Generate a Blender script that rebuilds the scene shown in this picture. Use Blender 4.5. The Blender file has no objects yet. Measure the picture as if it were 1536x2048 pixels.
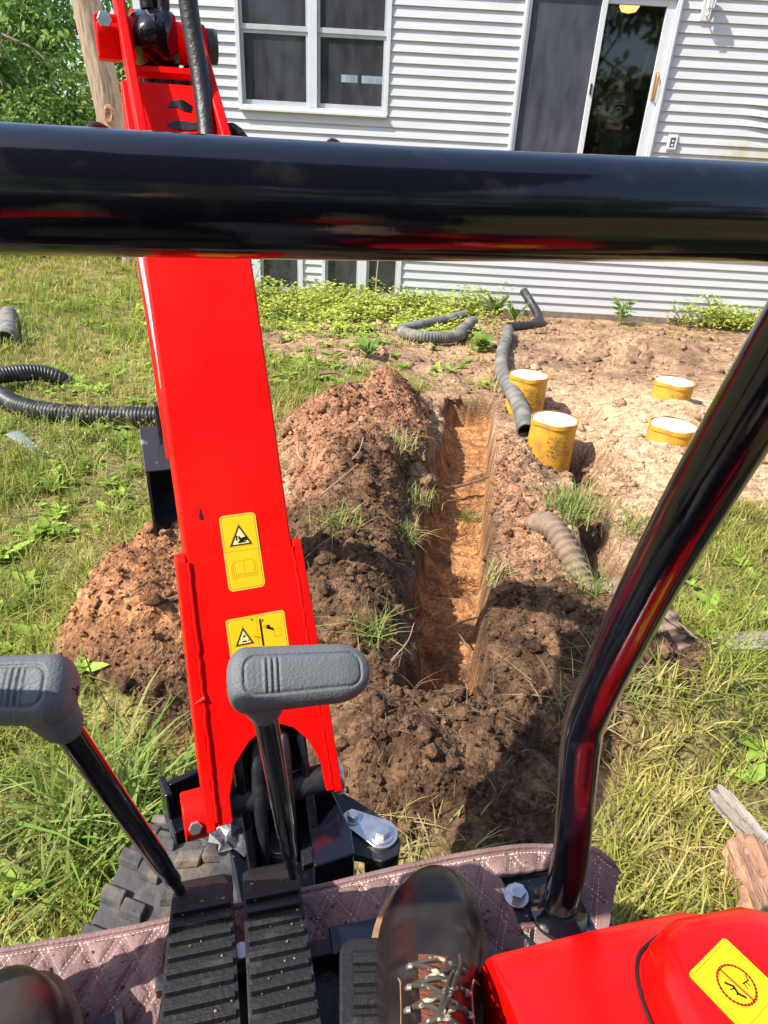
import bpy, bmesh, math, random
import numpy as np
from mathutils import Vector, Matrix
rng = np.random.RandomState(7); random.seed(7)
R = math.radians
sc = bpy.context.scene
COL = sc.collection

# ------------------------------------------------------------------ camera
CAM_H = 1.45
pitch, roll = R(28.6), R(3.2)
F = Vector((0, math.cos(pitch), -math.sin(pitch)))
U0 = Vector((0, math.sin(pitch), math.cos(pitch))); R0 = Vector((1, 0, 0))
UPV = U0 * math.cos(roll) - R0 * math.sin(roll)
RTV = R0 * math.cos(roll) + U0 * math.sin(roll)
cd = bpy.data.cameras.new('camera'); cam = bpy.data.objects.new('camera', cd); COL.objects.link(cam)
cd.sensor_fit = 'VERTICAL'; cd.sensor_height = 24.0; cd.lens = 24.0 * 1300 / 2048
cd.clip_start = 0.02; cd.clip_end = 600
m = Matrix((RTV, UPV, -F)).transposed().to_4x4(); m.translation = (0, 0, CAM_H)
cam.matrix_world = m
sc.camera = cam

# ------------------------------------------------------------------ sky, sun, exposure
SUN_FROM = Vector((-.86, -0.40, 1.10)).normalized()
el = math.asin(SUN_FROM.z); az = math.atan2(SUN_FROM.x, SUN_FROM.y)
W = bpy.data.worlds.new('World'); sc.world = W; W.use_nodes = True
nt = W.node_tree; nt.nodes.clear()
sky = nt.nodes.new('ShaderNodeTexSky'); sky.sky_type = 'NISHITA'; sky.sun_disc = False
sky.sun_elevation = el; sky.sun_rotation = az; sky.air_density = 1.0; sky.dust_density = 1.5
bg = nt.nodes.new('ShaderNodeBackground'); bg.inputs[1].default_value = 0.15
wo = nt.nodes.new('ShaderNodeOutputWorld')
nt.links.new(sky.outputs[0], bg.inputs[0]); nt.links.new(bg.outputs[0], wo.inputs[0])
sd = bpy.data.lights.new('sun', 'SUN'); sd.energy = 4.8; sd.angle = R(0.5); sd.color = (1.0, 0.93, 0.80)
sun = bpy.data.objects.new('sun', sd); COL.objects.link(sun)
sun.rotation_euler = SUN_FROM.to_track_quat('Z', 'Y').to_euler(); sun.location = SUN_FROM * 30
vs = sc.view_settings
vs.view_transform = 'Standard'; vs.look = 'None'; vs.gamma = 1.0; vs.use_curve_mapping = False; vs.exposure = 0.75

# ------------------------------------------------------------------ materials
MATS = {}
def mat(name, col, rough=0.6, metal=0.0, spec=0.5, var=0.0, vscale=20.0, col2=None, bump=0.0, bscale=60.0,
        coat=0.0, attr=False, transl=0.0, stretch=None, emit=None, vdet=4.0, thr=None, coords='Object'):
    if name in MATS: return MATS[name]
    M = bpy.data.materials.new(name); M.use_nodes = True
    t = M.node_tree; N = t.nodes; L = t.links
    b = N['Principled BSDF']; out = N['Material Output']
    b.inputs['Base Color'].default_value = (*col, 1); b.inputs['Roughness'].default_value = rough
    b.inputs['Metallic'].default_value = metal; b.inputs['Specular IOR Level'].default_value = spec
    if coat: b.inputs['Coat Weight'].default_value = coat; b.inputs['Coat Roughness'].default_value = 0.08
    tc = N.new('ShaderNodeTexCoord'); vec = tc.outputs[coords]
    if stretch:
        mp = N.new('ShaderNodeMapping'); mp.inputs['Scale'].default_value = stretch
        L.new(vec, mp.inputs['Vector']); vec = mp.outputs['Vector']
    src = None
    if attr:
        a = N.new('ShaderNodeAttribute'); a.attribute_name = 'Col'; src = a.outputs['Color']
    if var or col2:
        n = N.new('ShaderNodeTexNoise'); n.inputs['Scale'].default_value = vscale; n.inputs['Detail'].default_value = vdet
        L.new(vec, n.inputs['Vector'])
        r = N.new('ShaderNodeValToRGB')
        lo, hi = thr if thr else (0.35, 0.65)
        r.color_ramp.elements[0].position = lo; r.color_ramp.elements[1].position = hi
        if col2:
            r.color_ramp.elements[0].color = (*col, 1); r.color_ramp.elements[1].color = (*col2, 1)
            L.new(n.outputs['Fac'], r.inputs['Fac'])
            if src is None: src = r.outputs['Color']
        else:
            r.color_ramp.elements[0].color = (1 - var, 1 - var, 1 - var, 1); r.color_ramp.elements[1].color = (1 + var, 1 + var, 1 + var, 1)
            L.new(n.outputs['Fac'], r.inputs['Fac'])
            mx = N.new('ShaderNodeMix'); mx.data_type = 'RGBA'; mx.blend_type = 'MULTIPLY'; mx.inputs['Factor'].default_value = 1
            if src is not None: L.new(src, mx.inputs['A'])
            else: mx.inputs['A'].default_value = (*col, 1)
            L.new(r.outputs['Color'], mx.inputs['B']); src = mx.outputs['Result']
    if src is not None: L.new(src, b.inputs['Base Color'])
    if bump:
        n2 = N.new('ShaderNodeTexNoise'); n2.inputs['Scale'].default_value = bscale; n2.inputs['Detail'].default_value = 5
        L.new(vec, n2.inputs['Vector'])
        bp = N.new('ShaderNodeBump'); bp.inputs['Strength'].default_value = min(bump, 1.0); bp.inputs['Distance'].default_value = 0.01 if bump <= 1 else 0.01 * bump
        L.new(n2.outputs['Fac'], bp.inputs['Height']); L.new(bp.outputs['Normal'], b.inputs['Normal'])
    if emit:
        b.inputs['Emission Color'].default_value = (*emit[0], 1); b.inputs['Emission Strength'].default_value = emit[1]
    if transl:
        tr = N.new('ShaderNodeBsdfTranslucent'); ms = N.new('ShaderNodeMixShader'); ms.inputs[0].default_value = transl
        if src is not None: L.new(src, tr.inputs['Color'])
        else: tr.inputs['Color'].default_value = (*col, 1)
        L.new(b.outputs[0], ms.inputs[1]); L.new(tr.outputs[0], ms.inputs[2]); L.new(ms.outputs[0], out.inputs['Surface'])
    MATS[name] = M
    return M

def glass_mat(name, tint, rough=0.02, body=None):
    """window pane: part see-through, part mirror by fresnel; body = (colour, weight) of a mesh screen or grime"""
    M = bpy.data.materials.new(name); M.use_nodes = True
    t = M.node_tree; N = t.nodes; L = t.links; N.clear()
    o = N.new('ShaderNodeOutputMaterial'); tr = N.new('ShaderNodeBsdfTransparent'); tr.inputs[0].default_value = (*tint, 1)
    gl = N.new('ShaderNodeBsdfGlossy'); gl.inputs['Roughness'].default_value = rough
    fr = N.new('ShaderNodeFresnel'); fr.inputs[0].default_value = 1.85
    ms = N.new('ShaderNodeMixShader'); L.new(fr.outputs[0], ms.inputs[0]); L.new(tr.outputs[0], ms.inputs[1]); L.new(gl.outputs[0], ms.inputs[2])
    last = ms
    if body:
        df = N.new('ShaderNodeBsdfDiffuse'); df.inputs[0].default_value = (*body[0], 1)
        tc = N.new('ShaderNodeTexCoord'); mp = N.new('ShaderNodeMapping'); mp.inputs['Scale'].default_value = (3, 3, 0.8)
        nz = N.new('ShaderNodeTexNoise'); nz.inputs['Scale'].default_value = 3.0; nz.inputs['Detail'].default_value = 6
        rp = N.new('ShaderNodeMapRange'); rp.inputs[1].default_value = .3; rp.inputs[2].default_value = .7; rp.inputs[3].default_value = body[1] * .55; rp.inputs[4].default_value = min(1, body[1] * 1.3)  # uneven weight paints vertical reflection streaks into the screen
        L.new(tc.outputs['Object'], mp.inputs[0]); L.new(mp.outputs[0], nz.inputs['Vector']); L.new(nz.outputs['Fac'], rp.inputs[0])
        m2 = N.new('ShaderNodeMixShader'); L.new(rp.outputs[0], m2.inputs[0]); L.new(ms.outputs[0], m2.inputs[1]); L.new(df.outputs[0], m2.inputs[2]); last = m2
    L.new(last.outputs[0], o.inputs[0]); MATS[name] = M
    return M

RED = mat('red_paint', (.80, .003, .002), .42, spec=.14, col2=(.66, .012, .008), vscale=5, thr=(.45, .8), bump=.02, bscale=40)
RED_GLOSS = mat('red_cover_paint', (.78, .004, .003), .22, spec=.4, bump=.06, bscale=14, var=.05, vscale=6)
BLACK = mat('black_gloss_paint', (.005, .006, .012), .12, spec=.5, coat=.3, bump=.07, bscale=22, col2=(.020, .020, .024), vscale=60, thr=(.60, .80))
BLACK_S = mat('black_satin_steel', (.012, .013, .018), .4, spec=.5, col2=(.035, .036, .04), vscale=30, thr=(.5, .8), bump=.2, bscale=120)
RUBBER = mat('black_rubber', (.012, .013, .016), .5, spec=.4, col2=(.085, .078, .07), vscale=22, thr=(.58, .9), bump=.15, bscale=200)
TRACKR = mat('dusty_track_rubber', (.055, .055, .058), .85, col2=(.19, .15, .12), vscale=14, thr=(.45, .75), bump=.5, bscale=60)
GRIP = mat('grey_grip_plastic', (.115, .128, .145), .52, spec=.35, bump=.22, bscale=420, var=.05, vscale=15)
CHROME = mat('zinc_steel', (.62, .63, .65), .3, metal=.9, var=.15, vscale=60)
STEEL_D = mat('dirty_steel_plate', (.10, .10, .105), .5, metal=.3, col2=(.03, .03, .035), vscale=18, thr=(.4, .65), bump=.2, bscale=80)
YEL = mat('yellow_sticker', (.80, .52, .01), .4, spec=.3)
INK = mat('black_ink', (.012, .009, .01), .5)
REDINK = mat('red_ink', (.62, .05, .01), .5)
HOSE = mat('black_hose_rubber', (.012, .012, .014), .45, bump=.2, bscale=150, col2=(.05, .05, .05), vscale=20, thr=(.55, .9))
SIDING = mat('white_vinyl_siding', (.535, .545, .575), .45, spec=.3, var=.04, vscale=6, bump=.06, bscale=25, stretch=(.3, 1, 3))
def stain_siding():
    t = SIDING.node_tree; N = t.nodes; L = t.links; b = N['Principled BSDF']; src = b.inputs['Base Color'].links[0].from_socket
    tc = N.new('ShaderNodeTexCoord'); mp = N.new('ShaderNodeMapping'); mp.inputs['Location'].default_value = (-3.55 / .9, 0, -2.15 / .42); mp.inputs['Scale'].default_value = (1 / .9, .2, 1 / .42)
    g = N.new('ShaderNodeTexGradient'); g.gradient_type = 'SPHERICAL'; nz = N.new('ShaderNodeTexNoise'); nz.inputs['Scale'].default_value = 7; nz.inputs['Detail'].default_value = 6
    m1 = N.new('ShaderNodeMath'); m1.operation = 'MULTIPLY'; rp = N.new('ShaderNodeMapRange'); rp.inputs[1].default_value = .18; rp.inputs[2].default_value = .5; rp.inputs[4].default_value = .75
    mx = N.new('ShaderNodeMix'); mx.data_type = 'RGBA'; mx.inputs['B'].default_value = (.42, .37, .20, 1)
    L.new(tc.outputs['Object'], mp.inputs[0]); L.new(mp.outputs[0], g.inputs[0]); L.new(tc.outputs['Object'], nz.inputs['Vector']); L.new(g.outputs['Fac'], m1.inputs[0]); L.new(nz.outputs['Fac'], m1.inputs[1])
    L.new(m1.outputs[0], rp.inputs[0]); L.new(rp.outputs[0], mx.inputs['Factor']); L.new(src, mx.inputs['A']); L.new(mx.outputs['Result'], b.inputs['Base Color'])
stain_siding()
TRIM = mat('white_trim', (.60, .625, .665), .4, spec=.3, var=.03, vscale=10)
SASH = mat('grey_white_sash', (.42, .45, .49), .5, var=.05, vscale=8)
CONC = mat('concrete_footing', (.22, .17, .14), .9, var=.2, vscale=12, bump=.4, bscale=50)
DARKROOM = mat('interior_wall', (.05, .048, .05), .9)
SHINGLE = mat('roof_shingle', (.08, .08, .085), .9, var=.3, vscale=30, bump=.5)
PIPE = mat('black_drain_pipe', (.022, .024, .028), .42, col2=(.13, .12, .11), vscale=9, thr=(.5, .85), bump=.1, bscale=60)
PIPE_DUSTY = mat('dusty_drain_pipe', (.10, .105, .11), .7, col2=(.30, .26, .22), vscale=9, thr=(.4, .75), bump=.15, bscale=60)
PIPE_MUD = mat('muddy_drain_pipe', (.25, .175, .125), .85, col2=(.16, .11, .085), vscale=16, thr=(.4, .65), bump=.3, bscale=80)
SOIL = mat('soil', (.3, .2, .1), .95, spec=.15, attr=True, var=.38, vscale=75, bump=1.6, bscale=95)
GRASS = mat('grass_blades', (.2, .25, .05), .6, spec=.25, attr=True, transl=.38)
LEAF = mat('leaves', (.1, .2, .03), .55, spec=.3, attr=True, transl=.35)
BARK = mat('grey_bark', (.24, .19, .15), .9, col2=(.10, .075, .06), vscale=9, thr=(.35, .65), bump=1.0, bscale=30, stretch=(3, 3, .5))
LEATHER = mat('brown_black_leather', (.014, .011, .011), .32, spec=.5, col2=(.055, .040, .033), vscale=9, thr=(.45, .75), bump=.10, bscale=60)
WELT = mat('tan_welt', (.36, .21, .11), .7, col2=(.16, .09, .05), vscale=25, thr=(.4, .7), bump=.3, bscale=150)
MATM = mat('mauve_leatherette', (.25, .155, .15), .6, spec=.3, col2=(.165, .10, .098), vscale=18, thr=(.35, .65), bump=.35, bscale=260)
THREAD = mat('pale_thread', (.62, .48, .45), .7)

# ------------------------------------------------------------------ mesh helpers
def mesh_np(name, V, faces, mat_, parent=None, smooth=False, col=None, sharp=None):
    """V (n,3) array; faces: list of (k,m) int arrays (tris, quads) or list of lists"""
    me = bpy.data.meshes.new(name)
    if isinstance(faces, list) and faces and isinstance(faces[0], np.ndarray):
        nl = sum(f.size for f in faces); npoly = sum(len(f) for f in faces)
        me.vertices.add(len(V)); me.vertices.foreach_set('co', np.asarray(V, dtype=np.float32).ravel())
        me.loops.add(nl); me.polygons.add(npoly)
        li = np.concatenate([f.ravel() for f in faces]).astype(np.int32)
        sizes = np.concatenate([np.full(len(f), f.shape[1], dtype=np.int32) for f in faces])
        st = np.concatenate([[0], np.cumsum(sizes)[:-1]]).astype(np.int32)
        me.loops.foreach_set('vertex_index', li); me.polygons.foreach_set('loop_start', st)
        me.update(calc_edges=True); me.validate()
    else:
        me.from_pydata([tuple(v) for v in V], [], faces); me.update()
    if col is not None:
        a = me.color_attributes.new('Col', 'FLOAT_COLOR', 'POINT')
        c4 = np.ones((len(V), 4), dtype=np.float32); c4[:, :3] = col
        a.data.foreach_set('color', c4.ravel())
    if smooth:
        me.polygons.foreach_set('use_smooth', np.ones(len(me.polygons), dtype=bool))
        if sharp: me.set_sharp_from_angle(angle=R(sharp))
    me.materials.append(mat_)
    o = bpy.data.objects.new(name, me); COL.objects.link(o)
    if parent is not None: o.parent = parent
    return o

def tag(o, label=None, cat=None, group=None, kind=None):
    if label: o['label'] = label
    if cat: o['category'] = cat
    if group: o['group'] = group
    if kind: o['kind'] = kind
    return o
def empty(name, loc=(0, 0, 0), rz=0.0):
    o = bpy.data.objects.new(name, None); COL.objects.link(o); o.location = loc; o.rotation_euler = (0, 0, rz); o.empty_display_size = .1
    return o

class MB:
    def __init__(s, xf=None): s.v = []; s.f = []; s.xf = xf
    def add(s, V, Fc):
        n = len(s.v)
        for p in V:
            p = Vector(p); s.v.append(s.xf(p) if s.xf else p)
        s.f += [[i + n for i in f] for f in Fc]; return s
    def box(s, c, d, ax=None):
        """ax: three axes (Vectors) for a turned box"""
        X, Y, Z = ax if ax else (Vector((1, 0, 0)), Vector((0, 1, 0)), Vector((0, 0, 1)))
        c = Vector(c); V = []
        for k in (-.5, .5):
            for (i, j) in ((-.5, -.5), (.5, -.5), (.5, .5), (-.5, .5)):
                V.append(c + X * (d[0] * i) + Y * (d[1] * j) + Z * (d[2] * k))
        return s.add(V, [[3, 2, 1, 0], [4, 5, 6, 7], [0, 1, 5, 4], [1, 2, 6, 5], [2, 3, 7, 6], [3, 0, 4, 7]])
    def prism(s, poly, o, ex, ey, h):
        """polygon in the plane (ex,ey) at o, pushed by vector h"""
        o = Vector(o); ex = Vector(ex); ey = Vector(ey); h = Vector(h); n = len(poly)
        A = [o + ex * a + ey * b for a, b in poly]; B = [p + h for p in A]
        return s.add(A + B, [list(range(n))[::-1], list(range(n, 2 * n))] + [[i, (i + 1) % n, n + (i + 1) % n, n + i] for i in range(n)])
    def tube(s, path, rad, seg=16, cap=True, up=None):
        P = [Vector(p) for p in path]; n = len(P)
        rr = rad if hasattr(rad, '__len__') else [rad] * n
        t0 = (P[1] - P[0]).normalized(); a = Vector((0, 0, 1)) if abs(t0.z) < .9 else Vector((1, 0, 0))
        u = t0.cross(a).normalized(); V = []
        for i in range(n):
            t = (P[min(i + 1, n - 1)] - P[max(i - 1, 0)]).normalized()
            u = (u - t * u.dot(t)).normalized(); w = t.cross(u)
            for k in range(seg):
                th = 2 * math.pi * k / seg
                V.append(P[i] + (u * math.cos(th) + w * math.sin(th)) * rr[i])
        Fc = [[i * seg + k, i * seg + (k + 1) % seg, (i + 1) * seg + (k + 1) % seg, (i + 1) * seg + k] for i in range(n - 1) for k in range(seg)]
        if cap: Fc += [list(range(seg))[::-1], list(range((n - 1) * seg, n * seg))]
        return s.add(V, Fc)
    def cyl(s, a, b, r, seg=20): return s.tube([a, b], r, seg)
    def loft(s, secs, cap=True):
        n = len(secs); k = len(secs[0]); V = [p for q in secs for p in q]
        Fc = [[i * k + j, i * k + (j + 1) % k, (i + 1) * k + (j + 1) % k, (i + 1) * k + j] for i in range(n - 1) for j in range(k)]
        if cap: Fc += [list(range(k))[::-1], list(range((n - 1) * k, n * k))]
        return s.add(V, Fc)
    def build(s, name, m_, parent=None, bev=0.0, smooth=None, seg=2, sharp=35):
        me = bpy.data.meshes.new(name); me.from_pydata([tuple(v) for v in s.v], [], s.f); me.update()
        bm = bmesh.new(); bm.from_mesh(me); bmesh.ops.recalc_face_normals(bm, faces=bm.faces); bm.to_mesh(me); bm.free()
        if smooth is None: smooth = bev > 0
        if smooth:
            me.polygons.foreach_set('use_smooth', np.ones(len(me.polygons), dtype=bool)); me.set_sharp_from_angle(angle=R(sharp))
        me.materials.append(m_)
        o = bpy.data.objects.new(name, me); COL.objects.link(o)
        if parent is not None: o.parent = parent
        if bev:
            b = o.modifiers.new('bevel', 'BEVEL'); b.width = bev; b.segments = seg; b.limit_method = 'ANGLE'; b.angle_limit = R(35); b.harden_normals = True
        return o

def spline(pts, n):
    """Catmull-Rom through pts, n samples per span"""
    P = [Vector(p) for p in pts]; P = [P[0] * 2 - P[1]] + P + [P[-1] * 2 - P[-2]]; out = []
    for i in range(1, len(P) - 2):
        for k in range(n):
            t = k / n; a, b, c, d = P[i - 1], P[i], P[i + 1], P[i + 2]
            out.append(.5 * ((2 * b) + (c - a) * t + (2 * a - 5 * b + 4 * c - d) * t * t + (3 * b - a - 3 * c + d) * t ** 3))
    out.append(P[-2]); return out
def resample(path, step):
    P = [Vector(p) for p in path]; L = [0]
    for a, b in zip(P, P[1:]): L.append(L[-1] + (b - a).length)
    n = max(2, int(L[-1] / step)); out = []; j = 0
    for k in range(n + 1):
        d = L[-1] * k / n
        while j < len(L) - 2 and L[j + 1] < d: j += 1
        t = (d - L[j]) / max(1e-9, L[j + 1] - L[j]); out.append(P[j].lerp(P[j + 1], min(1, max(0, t))))
    return out

# noise on arrays
TAB = np.random.RandomState(3).rand(256, 256)
def vn(x, y, s=0):
    xi = np.floor(x).astype(int); yi = np.floor(y).astype(int); fx = x - xi; fy = y - yi
    fx = fx * fx * fx * (fx * (fx * 6 - 15) + 10); fy = fy * fy * fy * (fy * (fy * 6 - 15) + 10)
    g = lambda a, b: TAB[(a + s * 37) & 255, (b + s * 91) & 255]
    return (g(xi, yi) * (1 - fx) + g(xi + 1, yi) * fx) * (1 - fy) + (g(xi, yi + 1) * (1 - fx) + g(xi + 1, yi + 1) * fx) * fy
def fbm(x, y, fr, oc, s=0, gain=.5, ridge=False):
    t = 0; a = 1.0; tot = 0
    for k in range(oc):
        c, q = math.cos(k * .9 + .4), math.sin(k * .9 + .4)
        v = vn((x * c - y * q) * fr, (x * q + y * c) * fr, s + k) * 2 - 1
        if ridge: v = 1 - 2 * np.abs(v)
        t = t + a * v; tot += a; a *= gain; fr *= 2.03
    return t / tot
def sst(a, b, x):
    t = np.clip((x - a) / (b - a), 0, 1); return t * t * (3 - 2 * t)
def lerpt(y, tab): return np.interp(y, [a for a, _ in tab], [b for _, b in tab])

# ------------------------------------------------------------------ ground shape
CANS = [(1.085, 4.06, 0.0), (1.085, 5.05, 0.0), (1.87, 4.07, 0.0), (2.25, 5.09, 0.0)]
def base_z(x, y):
    return -.052 * np.clip(y, 0, 10) - .008 * np.clip(y - 10, 0, 50)
def trench_r(y): return .455 + (y - 2.255) * .143
def fields(x, y):
    """height plus weights of the soil kinds"""
    x = np.asarray(x, float); y = np.asarray(y, float)
    wx = x + .10 * fbm(x, y, 2.2, 3, 11); wy = y + .10 * fbm(x, y, 2.2, 3, 17)
    z = base_z(x, y) + .03 * fbm(x, y, .6, 3, 2)
    # left spoil ridge
    xc = lerpt(wy, [(1.3, .02), (2.0, -.07), (3.0, -.16), (4.0, -.12), (4.6, -.05)])
    hw = lerpt(wy, [(1.3, .2), (2.0, .27), (3.0, .40), (4.0, .58), (4.7, .62)])
    hh = lerpt(wy, [(1.35, 0), (1.8, .15), (2.3, .22), (2.7, .21), (3.1, .27), (3.5, .23), (4.0, .30), (4.4, .29), (4.7, .15), (4.95, 0)])
    hw = np.where(wx > xc, hw * .68, hw); q = np.clip(1 - ((wx - xc) / hw) ** 2, 0, 1); spoil = hh * q ** .8 * (1 + .35 * fbm(x, y, 2.6, 3, 19))
    # others
    def mound(cx, cy, rx, ry, h, p=1.0, rot=0):
        c, s_ = math.cos(rot), math.sin(rot); dx = wx - cx; dy = wy - cy
        return h * np.clip(1 - ((dx * c + dy * s_) / rx) ** 2 - ((-dx * s_ + dy * c) / ry) ** 2, 0, 1) ** p
    peak = mound(.09, 4.36, .30, .32, .07)
    pile = mound(-.71, 1.86, .43, .60, .36, .9)
    near = mound(.20, 1.28, .44, .33, .13, .7)
    near2 = mound(.02, 1.22, .22, .2, .06, .8)
    rgt = mound(.74, 1.74, .48, .43, .17, .8)
    bank = mound(.72, 3.1, .30, 1.35, .10, .8, -.14)
    tan_ = mound(1.62, 3.50, .62, .75, .13, .8)
    tan2 = mound(2.3, 4.2, .9, .8, .05, .8) + mound(2.2, 5.0, .55, .5, .14, .8)
    back = mound(2.85, 7.45, .85, .5, .22, .9)
    back2 = mound(1.2, 6.9, .7, .6, .07)
    low = mound(-.2, 6.9, 1.0, .8, .06)
    heap = spoil + peak + pile + near + near2 + rgt + bank + tan_ + back
    rough = np.clip(heap / .10, 0, 1)
    dirt = dirt_mask(x, y)
    z = z + spoil + peak + pile + near + near2 + rgt + bank + tan_ + tan2 + back + back2 + low
    lump = fbm(x, y, 7, 4, 5, .6, True); lump2 = fbm(x, y, 19, 4, 9, .74)
    z = z + rough * (.030 * lump + .040 * lump2) + (1 - rough) * dirt * (.011 * lump2 + .011 * lump) + (1 - dirt) * .010 * lump2
    dark = np.clip(sst(2.95, 2.55, wy) * np.clip((spoil) / .05, 0, 1) * sst(-1, .3, fbm(x, y, 3, 3, 31) + .6), 0, 1)
    dark = np.maximum(dark, np.clip((near + near2 + rgt) / .04, 0, 1))
    dark = np.maximum(dark, np.clip(pile / .04, 0, 1) * sst(1.58, 1.36, wy + .25 * (wx + .74)))
    # side faces of the left ridge toward the trench are darker: topsoil plus painted-in shade
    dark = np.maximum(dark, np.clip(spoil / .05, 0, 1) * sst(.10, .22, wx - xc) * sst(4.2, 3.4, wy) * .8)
    dark = np.maximum(dark, .85 * sst(3.7, 3.0, wy) * sst(1.3, 1.5, wy) * sst(-.40, -.25, wx) * sst(.60, .45, wx))
    # ditch right of the bank and holes round the tubes
    dl = 1.0 + (y - 2.4) * .158 + .03 * fbm(x, y, 3, 2, 41)
    dd = np.clip(1 - ((x - dl) / .095) ** 2, 0, 1) ** .6 * sst(2.05, 2.25, y) * sst(4.3, 4.0, y)
    z = z - .20 * dd
    hole = np.clip(1 - ((x - 1.17) / .29) ** 2 - ((y - 3.86) / .43) ** 2, 0, 1) ** .5
    hole2 = np.clip(1 - ((x - 1.30) / .38) ** 2 - ((y - 4.92) / .30) ** 2, 0, 1) ** .6
    hole3 = np.clip(1 - ((x - 2.45) / .22) ** 2 - ((y - 5.05) / .16) ** 2, 0, 1) ** .6
    z = z - .25 * hole - .19 * hole2 - .08 * hole3
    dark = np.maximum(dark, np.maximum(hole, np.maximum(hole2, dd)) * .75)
    # trench
    tr = trench_r(y) + .018 * fbm(x, y, 5, 3, 51); tl = trench_r(y) - lerpt(y, [(1.8, .30), (2.45, .34), (3.9, .385), (5.2, .43)]) + .07 * fbm(x, y, 3.5, 3, 53) + .03 * fbm(x, y, 14, 3, 54)
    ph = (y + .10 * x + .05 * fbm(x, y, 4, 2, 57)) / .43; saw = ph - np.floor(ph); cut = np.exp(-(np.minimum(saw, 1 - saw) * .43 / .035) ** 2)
    fl = -.355 - .043 * (y - 1.9) + .065 * (saw - .5) + .014 * fbm(x, y, 14, 4, 59, .6) + .006 * fbm(x * 6, y, 8, 2, 60) - .035 * cut * sst(-.5, .3, fbm(x, y, 6, 2, 62)) + .10 * sst(.15, .0, x - tl) * (1 + fbm(x, y, 8, 3, 63))
    inx = np.minimum(sst(0, .05, x - tl), sst(0, .03, tr - x)); iny = np.minimum(sst(1.42, 1.75, y), sst(5.27, 5.20, y + .015 * fbm(x * 3, y, 6, 3, 61)))
    tm = np.minimum(inx, iny); z2 = z * (1 - tm) + fl * tm
    z = np.where(z2 < z, z2, z)
    clay = sst(.35, .9, tm) * (1 - .95 * cut * sst(-.5, .3, fbm(x, y, 5, 3, 64)) * tm) * (1 - .5 * sst(.10, .02, x - tl))  # bands at the step drops: dark loose soil plus painted-in shadow
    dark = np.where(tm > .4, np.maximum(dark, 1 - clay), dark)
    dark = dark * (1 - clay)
    return z, dirt, dark, clay, rough
def dirt_mask(x, y):
    n = .16 * fbm(x, y, 2.5, 4, 71)
    xl = lerpt(y, [(1.0, -.25), (1.3, -.55), (1.5, -1.02), (2.3, -1.15), (2.5, -.65), (3.0, -.60), (3.9, -.72), (4.6, -.75), (4.95, -.55), (5.3, .3), (5.9, .1), (6.3, -1.2), (7.6, -1.5), (8.2, -.9), (8.8, .4), (9.3, 1.0), (10, 1.3)])
    xr = lerpt(y, [(1.0, .48), (1.5, .95), (1.9, 1.22), (2.25, 1.05), (2.6, 1.22), (3.0, 1.75), (3.3, 2.3), (4.0, 3.6), (6, 6), (9.2, 7.5), (10, 7)])
    m_ = sst(-.06, .08, x - xl + n) * sst(-.06, .08, xr - x + n)
    return m_ * sst(.92, 1.05, y + .3 * n) * sst(11, 10.2, y)
def ground_z(x, y): return fields(np.atleast_1d(x), np.atleast_1d(y))[0]

def soil_color(x, y, dirt, dark, clay, rough):
    n1 = fbm(x, y, 4, 4, 81) * .5 + .5; n2 = fbm(x, y, 16, 3, 83) * .5 + .5
    A = lambda *c: np.array(c)[None]
    orange = A(.40, .205, .115); orange2 = A(.25, .125, .075); tan = A(.46, .30, .185); brown = A(.27, .17, .105)
    dk = A(.085, .048, .029); dk2 = A(.175, .102, .060); cl = A(.42, .21, .092); gs = A(.24, .21, .075)
    w = lambda a, b, t: a * (1 - t[:, None]) + b * t[:, None]
    c = w(brown, tan, sst(.3, .7, n1) * .8)
    far_r = sst(1.1, 1.5, x) * sst(6.4, 5.4, y); c = w(c, A(.58, .38, .24), far_r * .8)
    onheap = np.clip(rough, 0, 1) * sst(1.0, .6, x) ; c = w(c, w(orange, orange2, n2), onheap)
    pilew = sst(-.3, -.5, x) * sst(2.6, 2.4, y); c = w(c, w(A(.40, .195, .095), A(.29, .14, .072), n2), pilew)
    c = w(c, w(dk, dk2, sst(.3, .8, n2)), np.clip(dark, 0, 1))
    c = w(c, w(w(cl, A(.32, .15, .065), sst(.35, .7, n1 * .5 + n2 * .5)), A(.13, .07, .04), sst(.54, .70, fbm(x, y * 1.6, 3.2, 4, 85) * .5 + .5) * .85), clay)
    c = w(w(gs, A(.17, .13, .06), n1), c, dirt)
    return c * (.62 + .76 * sst(.2, .8, fbm(x, y, 34, 3, 87, .7) * .5 + .5)[:, None])

def axis(parts):
    out = []
    for a, b, st in parts: out.append(np.arange(a, b - 1e-6, st))
    out.append([parts[-1][1]]); return np.concatenate(out)
gx = axis([(-80, -20, 6), (-20, -6, 1), (-6, -1.7, .10), (-1.7, -1.15, .03), (-1.15, 1.3, .0125), (1.3, 2.8, .022), (2.8, 5.5, .05), (5.5, 12, .5), (12, 80, 6)])
gy = axis([(-60, -6, 6), (-6, .8, .3), (.8, 1.0, .03), (1.0, 5.35, .0125), (5.35, 8, .025), (8, 10.4, .05), (10.4, 16, .3), (16, 100, 6)])
GX, GY = np.meshgrid(gx, gy); fx_, fy_ = GX.ravel(), GY.ravel()
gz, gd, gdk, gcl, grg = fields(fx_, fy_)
nx, ny = len(gx), len(gy); idx = np.arange(nx * ny).reshape(ny, nx)
quads = np.stack([idx[:-1, :-1], idx[:-1, 1:], idx[1:, 1:], idx[1:, :-1]], -1).reshape(-1, 4)
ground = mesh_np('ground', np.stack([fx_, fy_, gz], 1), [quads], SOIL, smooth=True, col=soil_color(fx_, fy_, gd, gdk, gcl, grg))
tag(ground, kind='structure')

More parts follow.
